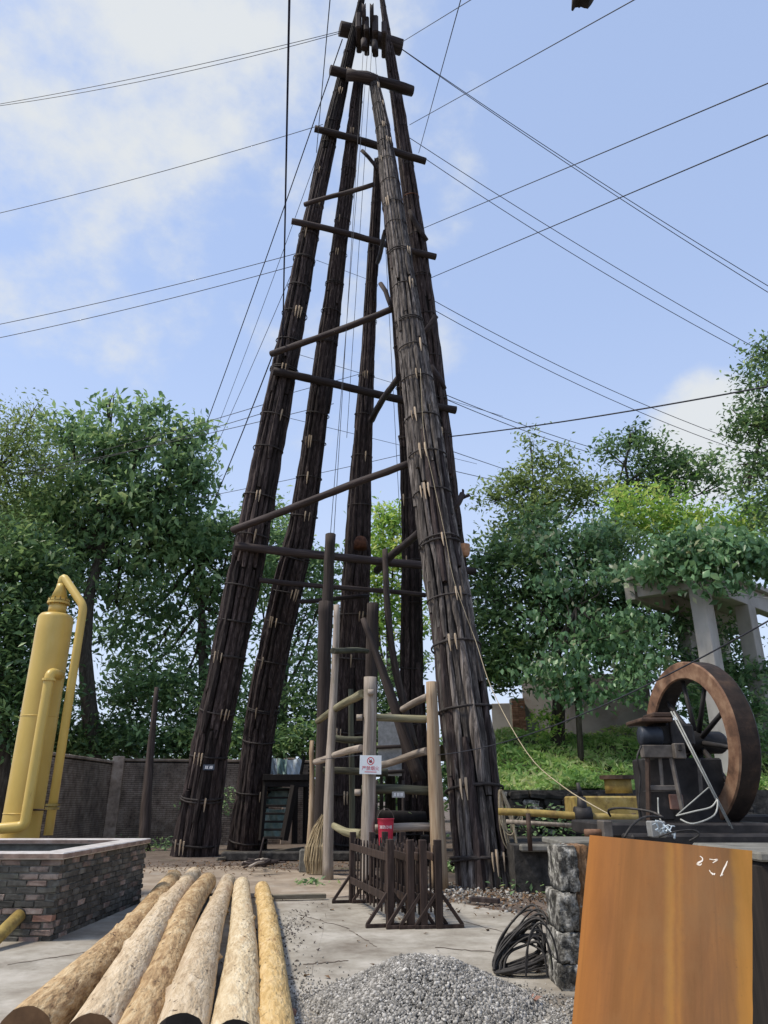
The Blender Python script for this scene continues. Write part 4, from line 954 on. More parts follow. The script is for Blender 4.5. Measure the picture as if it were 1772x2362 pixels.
# concrete pavilion
Yc = 20.6; ce = P(1622, 1340, Yc); zb = P(1622, 1352, Yc).z
pav = thing('concrete_pavilion', 'unfinished bare concrete pavilion frame overgrown with vines', 'pavilion', (ce.x, Yc, bankz(ce.x, Yc)))
dL = Vector((-.80, .60, 0)); dR = Vector((.74, .67, 0)); cs = .46
def pcol(base, name='column'):
    ang = math.atan2(dR.y, dR.x); z0 = 1.9
    V, Fc = bbox((0, 0, (z0+zb)/2), (cs, cs, zb-z0), .015)
    obj(name, V, Fc, M['conc_col'], pav, M=Matrix.Translation((base.x, base.y, 0)) @ Matrix.Rotation(math.radians(38), 4, 'Z'))
c_ = Vector((ce.x, Yc+.33, 0))
for q in (c_, c_+dR*3.1, c_+dR*3.1+dL*1.9, c_+dR*5.6+dL*1.9): pcol(q)
def pbeam(p, d, L_, w, z0, z1, name):
    ang = math.atan2(d.y, d.x); V, Fc = bbox((L_/2-.23, 0, (z0+z1)/2), (L_, w, z1-z0), .015)
    obj(name, V, Fc, M['conc_col'], pav, M=Matrix.Translation((p.x, p.y, 0)) @ Matrix.Rotation(ang, 4, 'Z'))
pbeam(c_, dR, 8.0, .34, zb+.003, zb+.62, 'beam'); pbeam(c_+dL*.26, dL, 1.75, .34, zb+.003, zb+.60, 'beam')
pbeam(c_+dL*2.1+dR*.3, dR, 7.5, .34, zb+.003, zb+.60, 'beam')
cc = c_+dR*3.6+dL*2.3
q = [c_-dR*.35-dL*.35, c_+dR*7.6-dL*.35, c_+dR*7.6+dL*2.4, c_-dR*.05+dL*2.1]
V = [(p.x, p.y, z) for z in (zb+.625, zb+.78) for p in q]; obj('roof_slab', V, [(0, 3, 2, 1), (4, 5, 6, 7), (0, 1, 5, 4), (1, 2, 6, 5), (2, 3, 7, 6), (3, 0, 4, 7)], M['conc_col'], pav)
wire(1640, 1366, Yc-.1, 1850, 1388, 19, 'pale thin wire strung across the pavilion columns', r=.012, m=M['paleconduit'], group='yard wires')

# ------------------------------------------------------------------ stone foundation, steel plate, flywheel machine
fnd = thing('stone_foundation', 'lichen-mottled stone foundation block behind the rusty plate', 'foundation', (2.6, 7.6, 0))
fy = G(1275, 2285, .02).y; zf = P(1300, 1946, fy).z
def fstone(u0, u1, v0, v1, Y, dep, m, sub=7, amp=.05):
    a, b = P(u0, v1, Y), P(u1, v0, Y); wx, hz = b.x-a.x, b.z-a.z; n = sub
    V = []; Fc = []; idx = {}
    ph = R.random()*9
    def vid(i, j, k):
        if (i, j, k) not in idx:
            p = Vector((i/n-.5, j/n-.5, k/n-.5)); l = max(abs(p.x), abs(p.y), abs(p.z)); e = sum(1 for c in p if abs(c) > .49)
            sh_ = .97 if e >= 2 else 1
            jit = lambda: R.uniform(-amp, amp)*.38
            idx[(i, j, k)] = len(V); V.append((p.x*wx*sh_+jit()*.5, p.y*dep*sh_+jit(), p.z*hz*(.985 if e >= 2 else 1)+jit()*.4))
        return idx[(i, j, k)]
    for a_ in range(n):
        for b_2 in range(n):
            for s in (0, n):
                f1 = [vid(a_, b_2, s), vid(a_+1, b_2, s), vid(a_+1, b_2+1, s), vid(a_, b_2+1, s)]; Fc.append(tuple(f1 if s else f1[::-1]))
                f1 = [vid(a_, s, b_2), vid(a_, s, b_2+1), vid(a_+1, s, b_2+1), vid(a_+1, s, b_2)]; Fc.append(tuple(f1 if s else f1[::-1]))
                f1 = [vid(s, a_, b_2), vid(s, a_+1, b_2), vid(s, a_+1, b_2+1), vid(s, a_, b_2+1)]; Fc.append(tuple(f1 if s else f1[::-1]))
    return obj('stone', V, Fc, m, fnd, True, M=Matrix.Translation(((a.x+b.x)/2, Y+dep/2, (a.z+b.z)/2)))
fstone(1296, 1330, 1952, 2058, fy, .55, M['stone']); fstone(1292, 1332, 2060, 2150, fy-.02, .55, M['stone']); fstone(1294, 1342, 2152, 2225, fy-.03, .55, M['stone']); fstone(1295, 1352, 2227, 2292, fy-.04, .55, M['stone'])
fstone(1331, 1356, 1950, 2160, fy+.05, .5, M['stonerust']); fstone(1343, 1400, 2158, 2288, fy+.02, .5, M['stonedark'])
fstone(1345, 1420, 1956, 2158, fy+.10, .5, M['stone'])
x0 = P(1418, 1960, fy).x; zz = zf
for i in range(5):
    for j in range(3):
        w_ = .86; c = Vector((x0+w_*(i+.5), fy+.75, zz*(j+.5)/3-.01)); me = stone_mesh(M['stonedark'] if not (j == 2 and i > 1) else M['stone'], (w_*.99, 1.2, zz/3*.985), .04, 3)
        inst('stone', me, Matrix.Translation(c), fnd)
xb = P(1345, 1946, fy+2.8).x; V, Fc = bbox((xb+2.4, fy+1.75, zf/2-.02), (4.8, 2.1, zf-.06), .03); obj('body', V, Fc, M['stonedark'], fnd)
V, Fc = bbox((P(1318, 1946, fy).x+.5, fy+.9, zf-.03), (1.0, 1.0, .06), .02); obj('capstone', V, Fc, M['mortar'], fnd)
V, Fc = bbox((P(1760, 2000, 5.55).x+.9, 6.0, .6), (1.9, 1.1, 1.2), .03); obj('block', V, Fc, M['core'], fnd)
V, Fc = bbox((P(1760, 2000, 5.55).x+.9, 6.0, 1.235), (1.94, 1.16, .06), .02); obj('capstone', V, Fc, M['mortar'], fnd)
# rusty plate
TL, TR, BL, BR = P(1360, 1926, 5.10), P(1735, 1962, 4.80), P(1294, 2640, 4.35), P(1737, 2610, 4.15)
nrm = (TR-TL).cross(BL-TL).normalized()
if nrm.y > 0: nrm = -nrm
pl = thing('steel_plate', 'large rusty orange steel plate leaning on the stone foundation', 'plate', (BL+BR)/2)
Zx = (TL-BL).normalized(); Xx = (BR-BL); Xx = (Xx-Zx*Xx.dot(Zx)).normalized(); Yx = Zx.cross(Xx)
Mp = Matrix.Translation(BL) @ Matrix((Xx, Yx, Zx)).transposed().to_4x4(); Mi = Mp.inverted()
def onray(u, v):
    d = raydir(u, v); o = Vector((0, 0, H)); return o+d*((BL-o).dot(Yx)/d.dot(Yx))
TR = onray(1735, 1962); loc = [Mi @ p for p in (BL, BR, TR, TL)]; th_ = .008
V = []
nU, nV = 12, 16
for s in (0, 1):
    for j in range(nV+1):
        for i in range(nU+1):
            f, g = i/nU, j/nV; p = loc[0].lerp(loc[1], f).lerp(loc[3].lerp(loc[2], f), g)
            V.append((p.x+(R.uniform(-.002, .002) if i in (0, nU) and s == 0 else 0), p.y+s*th_, p.z))
n1 = (nU+1)*(nV+1); Fc = []
for j in range(nV):
    for i in range(nU):
        a = j*(nU+1)+i; Fc.append((a, a+1, a+nU+2, a+nU+1)); Fc.append((n1+a, n1+a+nU+1, n1+a+nU+2, n1+a+1))
for j in range(nV):
    for a, b in ((j*(nU+1), (j+1)*(nU+1)), ((j+1)*(nU+1)+nU, j*(nU+1)+nU)): Fc.append((a, b, n1+b, n1+a))
for i in range(nU):
    for a, b in ((i+1, i), (nV*(nU+1)+i, nV*(nU+1)+i+1)): Fc.append((a, b, n1+b, n1+a))
obj('sheet', V, Fc, M['plate'], pl, False, M=Mp)
def onplate(u, v):
    d = raydir(u, v); o = Vector((0, 0, H)); n = Yx; t = (BL-o).dot(n)/d.dot(n); p = Mi @ (o+d*t); return p
def chalk(pts, w_):
    b = MB(); q = [onplate(1072+x*.4348, 1400+y*.4348) for x, y in pts]
    for a, c, wa, wc in zip(q, q[1:], w_, w_[1:]):
        d = Vector((c.x-a.x, 0, c.z-a.z)).normalized(); s = Vector((d.z, 0, -d.x)); y = -.0012
        b.add([(a.x+s.x*wa, y, a.z+s.z*wa), (a.x-s.x*wa, y, a.z-s.z*wa), (c.x-s.x*wc, y, c.z-s.z*wc), (c.x+s.x*wc, y, c.z+s.z*wc)], [(0, 1, 2, 3), (3, 2, 1, 0)][:1])
    b.obj('chalk_mark', M['chalk'], pl, M=Mp)
chalk([(1248, 1322), (1262, 1332), (1262, 1346), (1240, 1358), (1232, 1366)], [.002, .003, .0035, .006, .003])
chalk([(1232, 1366), (1248, 1370), (1258, 1362)], [.003, .005, .002])
chalk([(1298, 1338), (1322, 1342), (1342, 1340), (1330, 1350), (1316, 1358)], [.002, .003, .004, .003, .002])
chalk([(1298, 1396), (1304, 1408), (1320, 1420), (1328, 1414)], [.002, .003, .006, .003])
chalk([(1394, 1348), (1386, 1370), (1374, 1392), (1360, 1426)], [.002, .004, .004, .003])
chalk([(1356, 1428), (1372, 1420)], [.003, .001])

# flywheel
Yw = 9.1
hub = P(1590, 1712, Yw); Rw = PX(188, 1590, 1712, Yw)*.97
az = math.radians(259); ax = Vector((math.sin(az), math.cos(az), 0))       # visible face normal (towards the left)
fw = thing('flywheel', 'big rusty spoked flywheel standing on the stone foundation', 'flywheel', (hub.x, hub.y, hub.z-Rw))
e1 = Vector((0, 0, 1)); e2 = ax.cross(e1)
def wpt(r, a, x): return hub+(e1*math.sin(a)+e2*math.cos(a))*r+ax*x
n = 64; prof = [(Rw, 0), (Rw*.985, .02), (Rw*.795, .02), (Rw*.78, .0), (Rw*.78, -.22), (Rw*.795, -.25), (Rw*.985, -.25), (Rw, -.23)]
V = []; Fc = []; k = len(prof)
for i in range(n):
    a = 2*math.pi*i/n
    for (r_, x) in prof: V.append(wpt(r_*(1+R.uniform(-.002, .002)), a, x))
for i in range(n):
    for j in range(k): Fc.append((i*k+j, i*k+(j+1) % k, ((i+1) % n)*k+(j+1) % k, ((i+1) % n)*k+j))
rim = obj('rim', V, Fc, M['wheelrust'], fw, False)
rim.data.materials.append(M['treadshade']); rim.data.materials.append(M['iron'])
for f in rim.data.polygons:
    f.material_index = (0, 0, 0, 2, 2, 2, 2, 1)[f.index % 8]
for i in range(10):
    a = 2*math.pi*(i+.25)/10
    MB().tube([wpt(.1, a, -.11), wpt(Rw*.83, a, -.11)], [.032, .026], 8).obj('spoke', M['iron'], fw, True)
MB().tube([hub+ax*.16, hub+ax*.12, hub-ax*.40, hub-ax*.44], [.11, .13, .13, .11], 18).obj('hub', M['iron'], fw, True)
MB().tube([hub+ax*.45, hub-ax*.8], .055, 12).obj('axle', M['irongrey'], fw, True)
# bearing stand in front
ms = thing('bearing_stand', 'dark iron bearing stand with motor in front of the flywheel', 'machine', P(1530, 1890, 8.4))
def bx(name, u0, u1, v0, v1, Y, dep, m, bv=.01):
    a, b = P(u0, v1, Y), P(u1, v0, Y); V, Fc = bbox(((a.x+b.x)/2, Y+dep/2, (a.z+b.z)/2), (b.x-a.x, dep, b.z-a.z), bv); return obj(name, V, Fc, m, ms)
Y8 = 8.35
bx('top_plate', 1480, 1552, 1655, 1664, Y8-.1, .55, M['ironbrown']); bx('lid', 1508, 1548, 1643, 1654, Y8, .35, M['ironbrown'])
a = P(1500, 1698, Y8+.05); MB().tube([a+Vector((-.12, 0, 0)), a+Vector((-.10, 0, 0)), a+Vector((.10, 0, 0)), a+Vector((.12, 0, 0))], [.09, .105, .105, .09], 18).obj('motor', M['motor'], ms, True)
bx('housing', 1518, 1600, 1668, 1722, Y8+.05, .5, M['iron'], .03)
bx('cross_plate', 1486, 1577, 1718, 1748, Y8-.06, .12, M['irongrey'])
bx('clevis', 1560, 1580, 1714, 1750, Y8-.14, .10, M['irongrey']); bx('clevis', 1566, 1572, 1716, 1732, Y8-.16, .03, M['iron'])
bx('body', 1505, 1665, 1748, 1905, Y8+.35, .45, M['iron'], .02)
bx('panel', 1548, 1575, 1832, 1868, Y8+.1, .1, M['brickred'])
def leg_(u0, v0, u1, v1, Y, w_, m): 
    a, b = P(u0, v0, Y), P(u1, v1, Y); MB().tube([a, b], w_, 4).obj('leg', m, ms)
leg_(1494, 1748, 1497, 1892, Y8-.02, .028, M['ironbrown']); leg_(1523, 1748, 1528, 1812, Y8, .020, M['irongrey']); leg_(1548, 1745, 1574, 1868, Y8-.03, .026, M['irongrey']); leg_(1612, 1752, 1618, 1830, Y8+.2, .022, M['irongrey'])
bx('crossbar', 1500, 1562, 1811, 1824, Y8-.03, .05, M['irongrey']); bx('pillar', 1498, 1548, 1824, 1892, Y8+.12, .1, M['iron'])
bx('stanchion', 1553, 1570, 1660, 1720, Y8-.02, .06, M['iron'])
bd = thing('machine_bed', 'long dark iron bed on the stone foundation carrying the flywheel', 'machine bed', P(1560, 1950, 8.2))
ms_save = ms; ms = bd
bx('bed', 1400, 1790, 1899, 1932, 8.15, 1.5, M['iron'], .02); bx('bed', 1460, 1800, 1925, 1955, 7.75, .35, M['iron'], .02)
bx('block', 1394, 1412, 1893, 1932, 7.6, .22, M['irongrey'])
bx('flywheel_guard', 1705, 1800, 1880, 1950, 9.6, .5, M['iron'], .02)
a, b = P(1349, 1921, 7.7), P(1398, 1921, 7.7); MB().tube([a, b], PX(8, 1370, 1921, 7.7), 12).obj('pipe_stub', M['wheelrust'], bd, True)
bx('junction_box', 1505, 1535, 1894, 1932, 7.5, .14, M['tin'], .01)
ms = ms_save
# tie rods and loose cords
tr_ = thing('tie_rods', 'pair of pale iron tie rods slanting down past the flywheel', 'rods', P(1690, 1915, 7.9))
for (q0, q1, rr) in (((1548, 1641, 8.2), (1683, 1905, 7.9), .009), ((1554, 1641, 8.22), (1690, 1912, 7.9), .009), ((1640, 1812, 8.05), (1562, 1880, 8.0), .007)):
    MB().tube([P(*q0), P(*q1)], rr, 6).obj('rod', M['paleconduit'], tr_, True)
path('cord', [(1560, 1882, 7.9), (1600, 1872, 7.8), (1640, 1862, 7.8), (1655, 1845, 7.8), (1648, 1880, 7.7), (1600, 1900, 7.6), (1570, 1890, 7.7)], .008, M['paleconduit'], 'pale looped cord beside the foot of the tie rods', 'cord')
path('cable', [(1408, 1882, 9.0), (1405, 1868, 8.6), (1440, 1864, 8.3), (1500, 1872, 8.1), (1530, 1886, 8.0)], .013, M['cable'], 'black cable arched over the machine bed near the rope end', 'cable')
path('cable', [(1440, 1932, 7.5), (1460, 1902, 7.55), (1490, 1884, 7.7), (1530, 1886, 7.9)], .012, M['cable'], 'black cable rising from the plate edge to the bearing stand', 'cable')
path('cable', [(1480, 1720, 8.2), (1470, 1748, 8.15), (1477, 1790, 8.2), (1474, 1850, 8.2), (1480, 1884, 8.2)], .010, M['cable'], 'black cable hanging down the left side of the bearing stand', 'cable')
path('cord', [(1518, 1840, 8.2), (1520, 1880, 8.1), (1532, 1905, 7.6), (1545, 1915, 7.5)], .008, M['paleconduit'], 'pale cord hanging inside the bearing stand', 'cord')
path('cable', [(1520, 1930, 7.4), (1560, 1918, 7.4), (1600, 1915, 7.4), (1612, 1926, 7.4), (1590, 1940, 7.4)], .009, M['cable'], 'thin grey loop of cable lying along the plate top', 'cable')
kn = MB()
for i in range(16):
    c = P(1532+R.uniform(-22, 26), 1915+R.uniform(-16, 14), 7.45); d = Vector((R.uniform(-1, 1), R.uniform(-1, 1), R.uniform(-.6, 1)))*.04
    kn.tube([c-d, c+Vector((R.uniform(-.02, .02), 0, .02)), c+d], R.uniform(.003, .009), 5)
tag(kn.obj('plastic_scraps', M['tarp']), 'knot of white plastic scraps on the machine bed', 'plastic scraps')

# yellow pipes and box behind
yp = thing('yellow_pipeline', 'old yellow pipeline with a dark valve running past the front leg', 'pipeline', P(1340, 1900, 13.2))
MB().tube(bendpath([P(1150, 1872, 13.6), P(1215, 1874, 13.5), P(1330, 1882, 13.2), P(1480, 1888, 13.0)], .2), PX(8, 1250, 1876, 13.4), 12).obj('pipe', M['yold'], yp, True)
a = P(1345, 1882, 13.15); MB().tube([a+Vector((-.13, 0, 0)), a+Vector((.13, 0, 0))], .15, 14).obj('valve_body', M['iron'], yp, True)
MB().tube([a, a+Vector((0, 0, .30))], [.10, .07], 10).obj('bonnet', M['iron'], yp, True); MB().tube([a+Vector((0, 0, .25)), a+Vector((-.04, 0, .52))], [.05, .03], 8).obj('lever', M['iron'], yp, True)
MB().tube([P(1168, 1895, 13.9), P(1330, 1905, 13.6)], PX(5, 1250, 1900, 13.7), 10).obj('lower_pipe', M['post'], yp, True)
for uu in (1218, 1462):
    a = P(uu, 1876, 13.4); MB().tube([a, Vector((a.x, a.y, .79 if uu < 1300 else 0))], .04, 8).obj('support', M['ironbrown'], yp, True)
yb = thing('yellow_box_tank', 'mustard yellow rectangular settling box with round hatch behind the pipeline', 'box tank', P(1400, 1900, 14.2))
a, b = P(1345, 1892, 14.2), P(1490, 1836, 14.2); V, Fc = bbox(((a.x+b.x)/2, 14.9, (a.z+b.z)/2), (b.x-a.x, 1.3, b.z-a.z), .03); obj('box', V, Fc, M['yold'], yb)
a = P(1428, 1830, 14.8); MB().tube([a, a+Vector((0, 0, .26))], .25, 16).obj('hatch', M['yold'], yb, True); MB().tube([a+Vector((0, 0, .25)), a+Vector((0, 0, .32))], .33, 16).obj('hatch_lid', M['ironbrown'], yb)

# ------------------------------------------------------------------ rope coil on the front leg, cable coil, straw bundle, firewood etc.
rc = MB(); top = P(1152, 1822, LEG['D'].Yv(1822)-.55)
for i in range(9):
    wx = R.uniform(.05, .16); ln = R.uniform(.75, 1.30); x0_ = R.uniform(-.02, .04); pts = []
    for k in range(25):
        a = 2*math.pi*k/24; s = .5-.5*math.cos(a)
        pts.append(top+Vector((x0_+.22*s*(ln/1.2)+wx*math.sin(a)*(.3+s), -.03-.05*R.random()-.02*i+.10*s, -ln*s)))
    rc.tube(pts, .014, 5, False)
for i in range(3):
    pts = [top+Vector((.24+.10*math.cos(a)+.03*i, -.1-.03*i, -.46+.10*math.sin(a)-.03*i)) for a in [2*math.pi*k/16 for k in range(17)]]; rc.tube(pts, .014, 5, False)
tag(rc.obj('rope_coil', M['rope'], None, True), 'coil of pale straw rope hung on the front leg', 'rope')
cc_ = MB(); ctr = G(1215, 2215, .02)
cy0 = G(1140, 2250).y; xl = P(1137, 2250, cy0).x; xr = P(1272, 2250, cy0).x; wl_ = xr-xl
cables = []
for i in range(24):
    ln = wl_*R.uniform(.65, 1.05); top_ = R.uniform(.12, .50); yo = R.uniform(-.12, .18); wb_ = R.uniform(.0, .09); x0_ = xl+R.uniform(0, .10); pts = []
    for k in range(33):
        a = 2*math.pi*k/32; s = .5-.5*math.cos(a)
        up = math.sin(a)
        z = .045+(top_*s+wb_*abs(up)+(.10*up if up > 0 else .03*-up)+.02*math.sin(a*3+i))
        if up < 0: z = .045+.06*s*R.uniform(.9, 1.1)+top_*s*.25
        pts.append(Vector((x0_+ln*s, cy0+yo+.16*up, max(.04, z))))
    cables.append((pts, R.choice([.010, .012, .014])))
for i in range(3):
    pts = []
    for k in range(21):
        a = math.pi*k/20; b0 = P(1250, 2190, fy-.3); pts.append(Vector((b0.x-.03*i+(.13-.02*i)*math.cos(a), b0.y, max(.04, b0.z-.10+.30*math.sin(a)-.05*i))))
    cables.append((pts, .009))
cro = thing('cable_coil', 'tangled coil of old black cable at the foot of the stone foundation', 'cable', (xl+wl_/2, cy0, .022))
for pts, rr_ in cables: MB().tube(pts, rr_, 5, False).obj('cable_loop', M['cable'], cro, True)
sb = thing('straw_bundle', 'pale tan bundle of straw standing against the grey post', 'straw bundle', G(733, 2018))
b0 = G(733, 2018, .0)
for i in range(240):
    a = R.uniform(-math.pi, math.pi); q = R.uniform(.7, 1.05); h = R.uniform(.95, 1.28); j = lambda k: Vector((R.uniform(-k, k), R.uniform(-k, k), 0))
    ring = lambda rx, z, ox: b0+Vector((ox+rx*math.cos(a)*q, rx*.8*math.sin(a)*q, z))
    MB().tube([ring(.25, R.uniform(.02, .10), .0)+j(.02), ring(.31, .30, .0)+j(.015), ring(.30, .58, .02)+j(.015), ring(.20, .86*h/1.1, .07)+j(.02), ring(.05, h, .12)+j(.03)], [.008, .011, .011, .009, .003], 4).obj('straw_wisp', M['fibre'], sb)
V, Fc = tubeg([b0+Vector((.03, 0, .02)), b0+Vector((.05, 0, .6)), b0+Vector((.14, 0, 1.1))], [.22, .25, .03], 10); obj('straw_core', V, Fc, M['fibre'], sb)
blk = P(703, 1955, 18.9); V, Fc = bbox((blk.x, blk.y, .25), (.22, .25, .5), .03); tag(obj('stone_block', V, Fc, M['mortar']), 'small pale stone block beside the straw bundle', 'stone')
fwp = thing('firewood_pile', 'small pile of dark broken sticks near the second leg', 'firewood', G(600, 1990))
for i in range(34):
    c = G(602+R.gauss(0, 17), 1989+R.uniform(-5, 5), .05+.05*R.random()+(.10 if i > 12 else 0)+(.10 if i > 24 else 0)); a = R.uniform(0, math.pi); ln = R.uniform(.25, .6); d = Vector((math.cos(a), math.sin(a)*.6, R.uniform(-.1, .35)))*ln
    pole('stick', c-d*.5, c+d*.5, R.uniform(.018, .04), R.uniform(.012, .03), M['beam'] if i % 5 else M['post'], fwp, 6, .3, .15, .02)
a = G(598, 1980, .08); pole('stick', a, a+Vector((.10, 0, .52)), .035, .025, M['beam'], fwp, 6, .2, .15)
for (u0, v0, u1, v1, wq, lab) in ((620, 2074, 752, 2071, .12, 'weathered timber plank lying along the edge of the concrete'), (1085, 2078, 1152, 2083, .10, 'short dark board on the dirt before the front leg'), (500, 1985, 700, 1958, .06, 'long pale lath lying behind the stick pile')):
    a, b = G(u0, v0, .05), G(u1, v1, .05); d = b-a; V, Fc = bbox((d.length/2, 0, .03), (d.length, wq, .07), .008)
    tag(obj('plank', V, Fc, M['plank'] if 'dark' not in lab else M['beam'], None, M=Matrix.Translation(a) @ Matrix.Rotation(math.atan2(d.y, d.x), 4, 'Z')), lab, 'plank')
# threshold kerb of stones at the back
kb = MB(); V, Fc = bbox((-2.4, 22.3, .12), (4.2, .3, .24), .04); tag(obj('stone_kerb', V, Fc, M['stonedark']), 'low stone step before the wooden stair', 'kerb')
# stairs and tarps behind the second leg
Yst = 26.0
stn = thing('wooden_stair', 'steep dark wooden stair leading up to a plank deck', 'stair', P(635, 1930, Yst))
ms_save = ms; ms = stn
for i in range(7):
    v = 1819+i*18.5; bx('tread', 612-i*.8, 674-i*3.4, v, v+5, Yst-.1*i, .28, M['core'])
def sbeam(u0, v0, u1, v1, Y, w_, name='stringer'): MB().tube([P(u0, v0, Y), P(u1, v1, Y)], w_, 4).obj(name, M['core'], ms)
sbeam(680, 1812, 655, 1938, Yst-.5, .14); sbeam(612, 1812, 602, 1938, Yst-.5, .08)
bx('deck', 606, 712, 1786, 1800, Yst-.3, 2.0, M['core']); bx('fascia', 606, 712, 1801, 1815, Yst-.2, .1, M['core'])
for uu in (682, 706): sbeam(uu, 1800, uu-2, 1945, Yst+.4, .09, 'post')
sbeam(694, 1786, 702, 1745, Yst-.2, .05, 'rail')
ms = ms_save
def cloth(u0, u1, v0, v1, Y, m, label, amp=.05, nx=18, ny=12):
    V = []
    ph = R.random()*9
    for s in (0, 1):
        for j in range(ny+1):
            for i in range(nx+1):
                f, g = i/nx, j/ny; p = P(u0+(u1-u0)*f, v0+(v1-v0)*g, Y)
                V.append((p.x, p.y+s*.004+amp*(math.sin(f*9+ph+g*3)+.6*math.sin(f*17-g*7+ph)), p.z+.02*math.sin(f*5+ph)))
    n1 = (nx+1)*(ny+1); Fc = []
    for j in range(ny):
        for i in range(nx):
            a = j*(nx+1)+i; Fc += [(a, a+nx+1, a+nx+2, a+1), (n1+a, n1+a+1, n1+a+nx+2, n1+a+nx+1)]
    return tag(obj('tarpaulin', V, Fc, m, None, True), label, 'tarpaulin')
cloth(612, 640, 1748, 1786, Yst+.9, M['tarp'], 'crumpled pale blue-white tarpaulin piece at the left of the plank deck')
cloth(640, 664, 1750, 1786, Yst+1.15, M['tarpteal'], 'dull teal tarpaulin fold between two white sheets on the deck')
cloth(662, 696, 1752, 1787, Yst+.8, M['tarp'], 'bright white tarpaulin sheet at the right of the plank deck')
cloth(612, 676, 1816, 1862, Yst+.6, M['tarpteal'], 'teal plastic sheet hanging behind the upper stair treads', .06)
cloth(606, 660, 1866, 1932, Yst+.5, M['tarpteal'], 'pale crumpled plastic sheet behind the lower stair treads', .08)
# grey boards behind the scaffold
gb = thing('grey_shed_panel', 'grey weathered sheet panel seen behind the scaffold rails', 'panel', P(900, 1900, 22.5))
a, b = P(872, 1790, 22.5), P(926, 1660, 22.5); V, Fc = bbox(((a.x+b.x)/2, 22.5, (a.z+b.z)/2), (b.x-a.x, .04, b.z-a.z), .005); obj('sheet', V, Fc, M['tin'], gb)
for vv in (1724, 1782):
    a, b = P(866, vv, 22.4), P(932, vv-3, 22.4); pole('batten', a, b, .05, .05, M['darkpost'], gb, 6, .6)
for uu in (868, 930):
    a = P(uu, 1800, 22.5); pole('stud', Vector((a.x, 22.5, 0)), a, .05, .05, M['darkpost'], gb, 6, .6)
wb = thing('winch_base', 'dark timber winch drum behind the lower scaffold rails', 'winch', P(900, 1940, 19))
a = P(872, 1885, 20.6); b = P(980, 1888, 20.9); MB().tube([a, b], .18, 14).obj('drum', M['core'], wb, True)
for q in (a, b):
    V, Fc = bbox((q.x, q.y, q.z/2-.2), (.22, .5, q.z-.4), .02); obj('block', V, Fc, M['core'], wb)
# eave scrap overhead
eb = [(1318, 24), (1322, 26), (1327, 18), (1333, 17), (1336, 19), (1340, 16), (1347, 19), (1354, 20), (1356, 21), (1364, 11), (1374, -6), (1380, -40), (1316, -40), (1319, 0)]
V = []
for s in (0, 1):
    for (u, v) in eb: V.append(P(u, v, 3.2)+Vector((0, -.10*s, .03*s)))
n = len(eb); Fc = [tuple(range(n)), tuple(range(2*n-1, n-1, -1))]+[(i, i+n, (i+1) % n+n, (i+1) % n) for i in range(n)]
tag(obj('eave_board', V, Fc, M['core']), 'ragged black end of an eave board poking in at the top edge', 'eave board')
# debris
cr = G(664, 2345, .022); V, Fc = bbox((0, 0, .025), (.12, .08, .05), .01); tag(obj('brick_fragment', V, Fc, M['brickred'], None, M=Matrix.Translation(cr) @ Matrix.Rotation(.6, 4, 'Z')), 'broken red brick piece beside the yellow log', 'brick')
cr = P(1225, 2312, 6.9); lf_ = MB()
for i in range(5):
    a = i*1.25; c = Vector((.05*math.cos(a), .04*math.sin(a), .01+.02*R.random())); lf_.add([cr+c*.1, cr+c+Vector((.025*math.sin(a), .02, .02)), cr+c*1.8, cr+c+Vector((-.025*math.sin(a), -.02, .0))], [(0, 1, 2, 3)])
tag(lf_.obj('dead_leaf', M['brickred']), 'curled red-brown dead leaf on the edge of the gravel heap', 'leaf')

# ------------------------------------------------------------------ gravel
ico = None
def icosa():
    t = (1+5**.5)/2; V = np.array([(-1, t, 0), (1, t, 0), (-1, -t, 0), (1, -t, 0), (0, -1, t), (0, 1, t), (0, -1, -t), (0, 1, -t), (t, 0, -1), (t, 0, 1), (-t, 0, -1), (-t, 0, 1)], float)/math.sqrt(1+t*t)
    Fq = np.array([(0, 11, 5), (0, 5, 1), (0, 1, 7), (0, 7, 10), (0, 10, 11), (1, 5, 9), (5, 11, 4), (11, 10, 2), (10, 7, 6), (7, 1, 8), (3, 9, 4), (3, 4, 2), (3, 2, 6), (3, 6, 8), (3, 8, 9), (4, 9, 5), (2, 4, 11), (6, 2, 10), (8, 6, 7), (9, 8, 1)])
    return V, Fq
IV, IF = icosa()
def rotmats(n):
    q = NR.normal(size=(n, 4)); q /= np.linalg.norm(q, axis=1)[:, None]; a, b, c, d = q.T
    return np.stack([np.stack([1-2*(c*c+d*d), 2*(b*c-a*d), 2*(b*d+a*c)], -1), np.stack([2*(b*c+a*d), 1-2*(b*b+d*d), 2*(c*d-a*b)], -1), np.stack([2*(b*d-a*c), 2*(c*d+a*b), 1-2*(b*b+c*c)], -1)], 1)
def stones(pos, size, name, m, kind='stuff'):
    n = len(pos); sc3 = size[:, None]*NR.uniform(.55, 1.25, (n, 3)); Rm = rotmats(n)
    V = IV[None]*NR.uniform(.75, 1.2, (n, 12, 1)); V = V*sc3[:, None, :]; V = np.einsum('nij,nkj->nki', Rm, V)+pos[:, None, :]
    Fq = (IF[None]+(np.arange(n)*12)[:, None, None]).reshape(-1, 3); rnd = np.repeat(np.clip(NR.beta(1.5, 1.6, n), 0, 1), 20)
    me = npmesh(name, V.reshape(-1, 3), Fq, m, rnd); o = put(bpy.data.objects.new(name, me)); return tag(o, kind=kind)
hc = Vector((.31, 6.85)); hr, hh = .98, .375
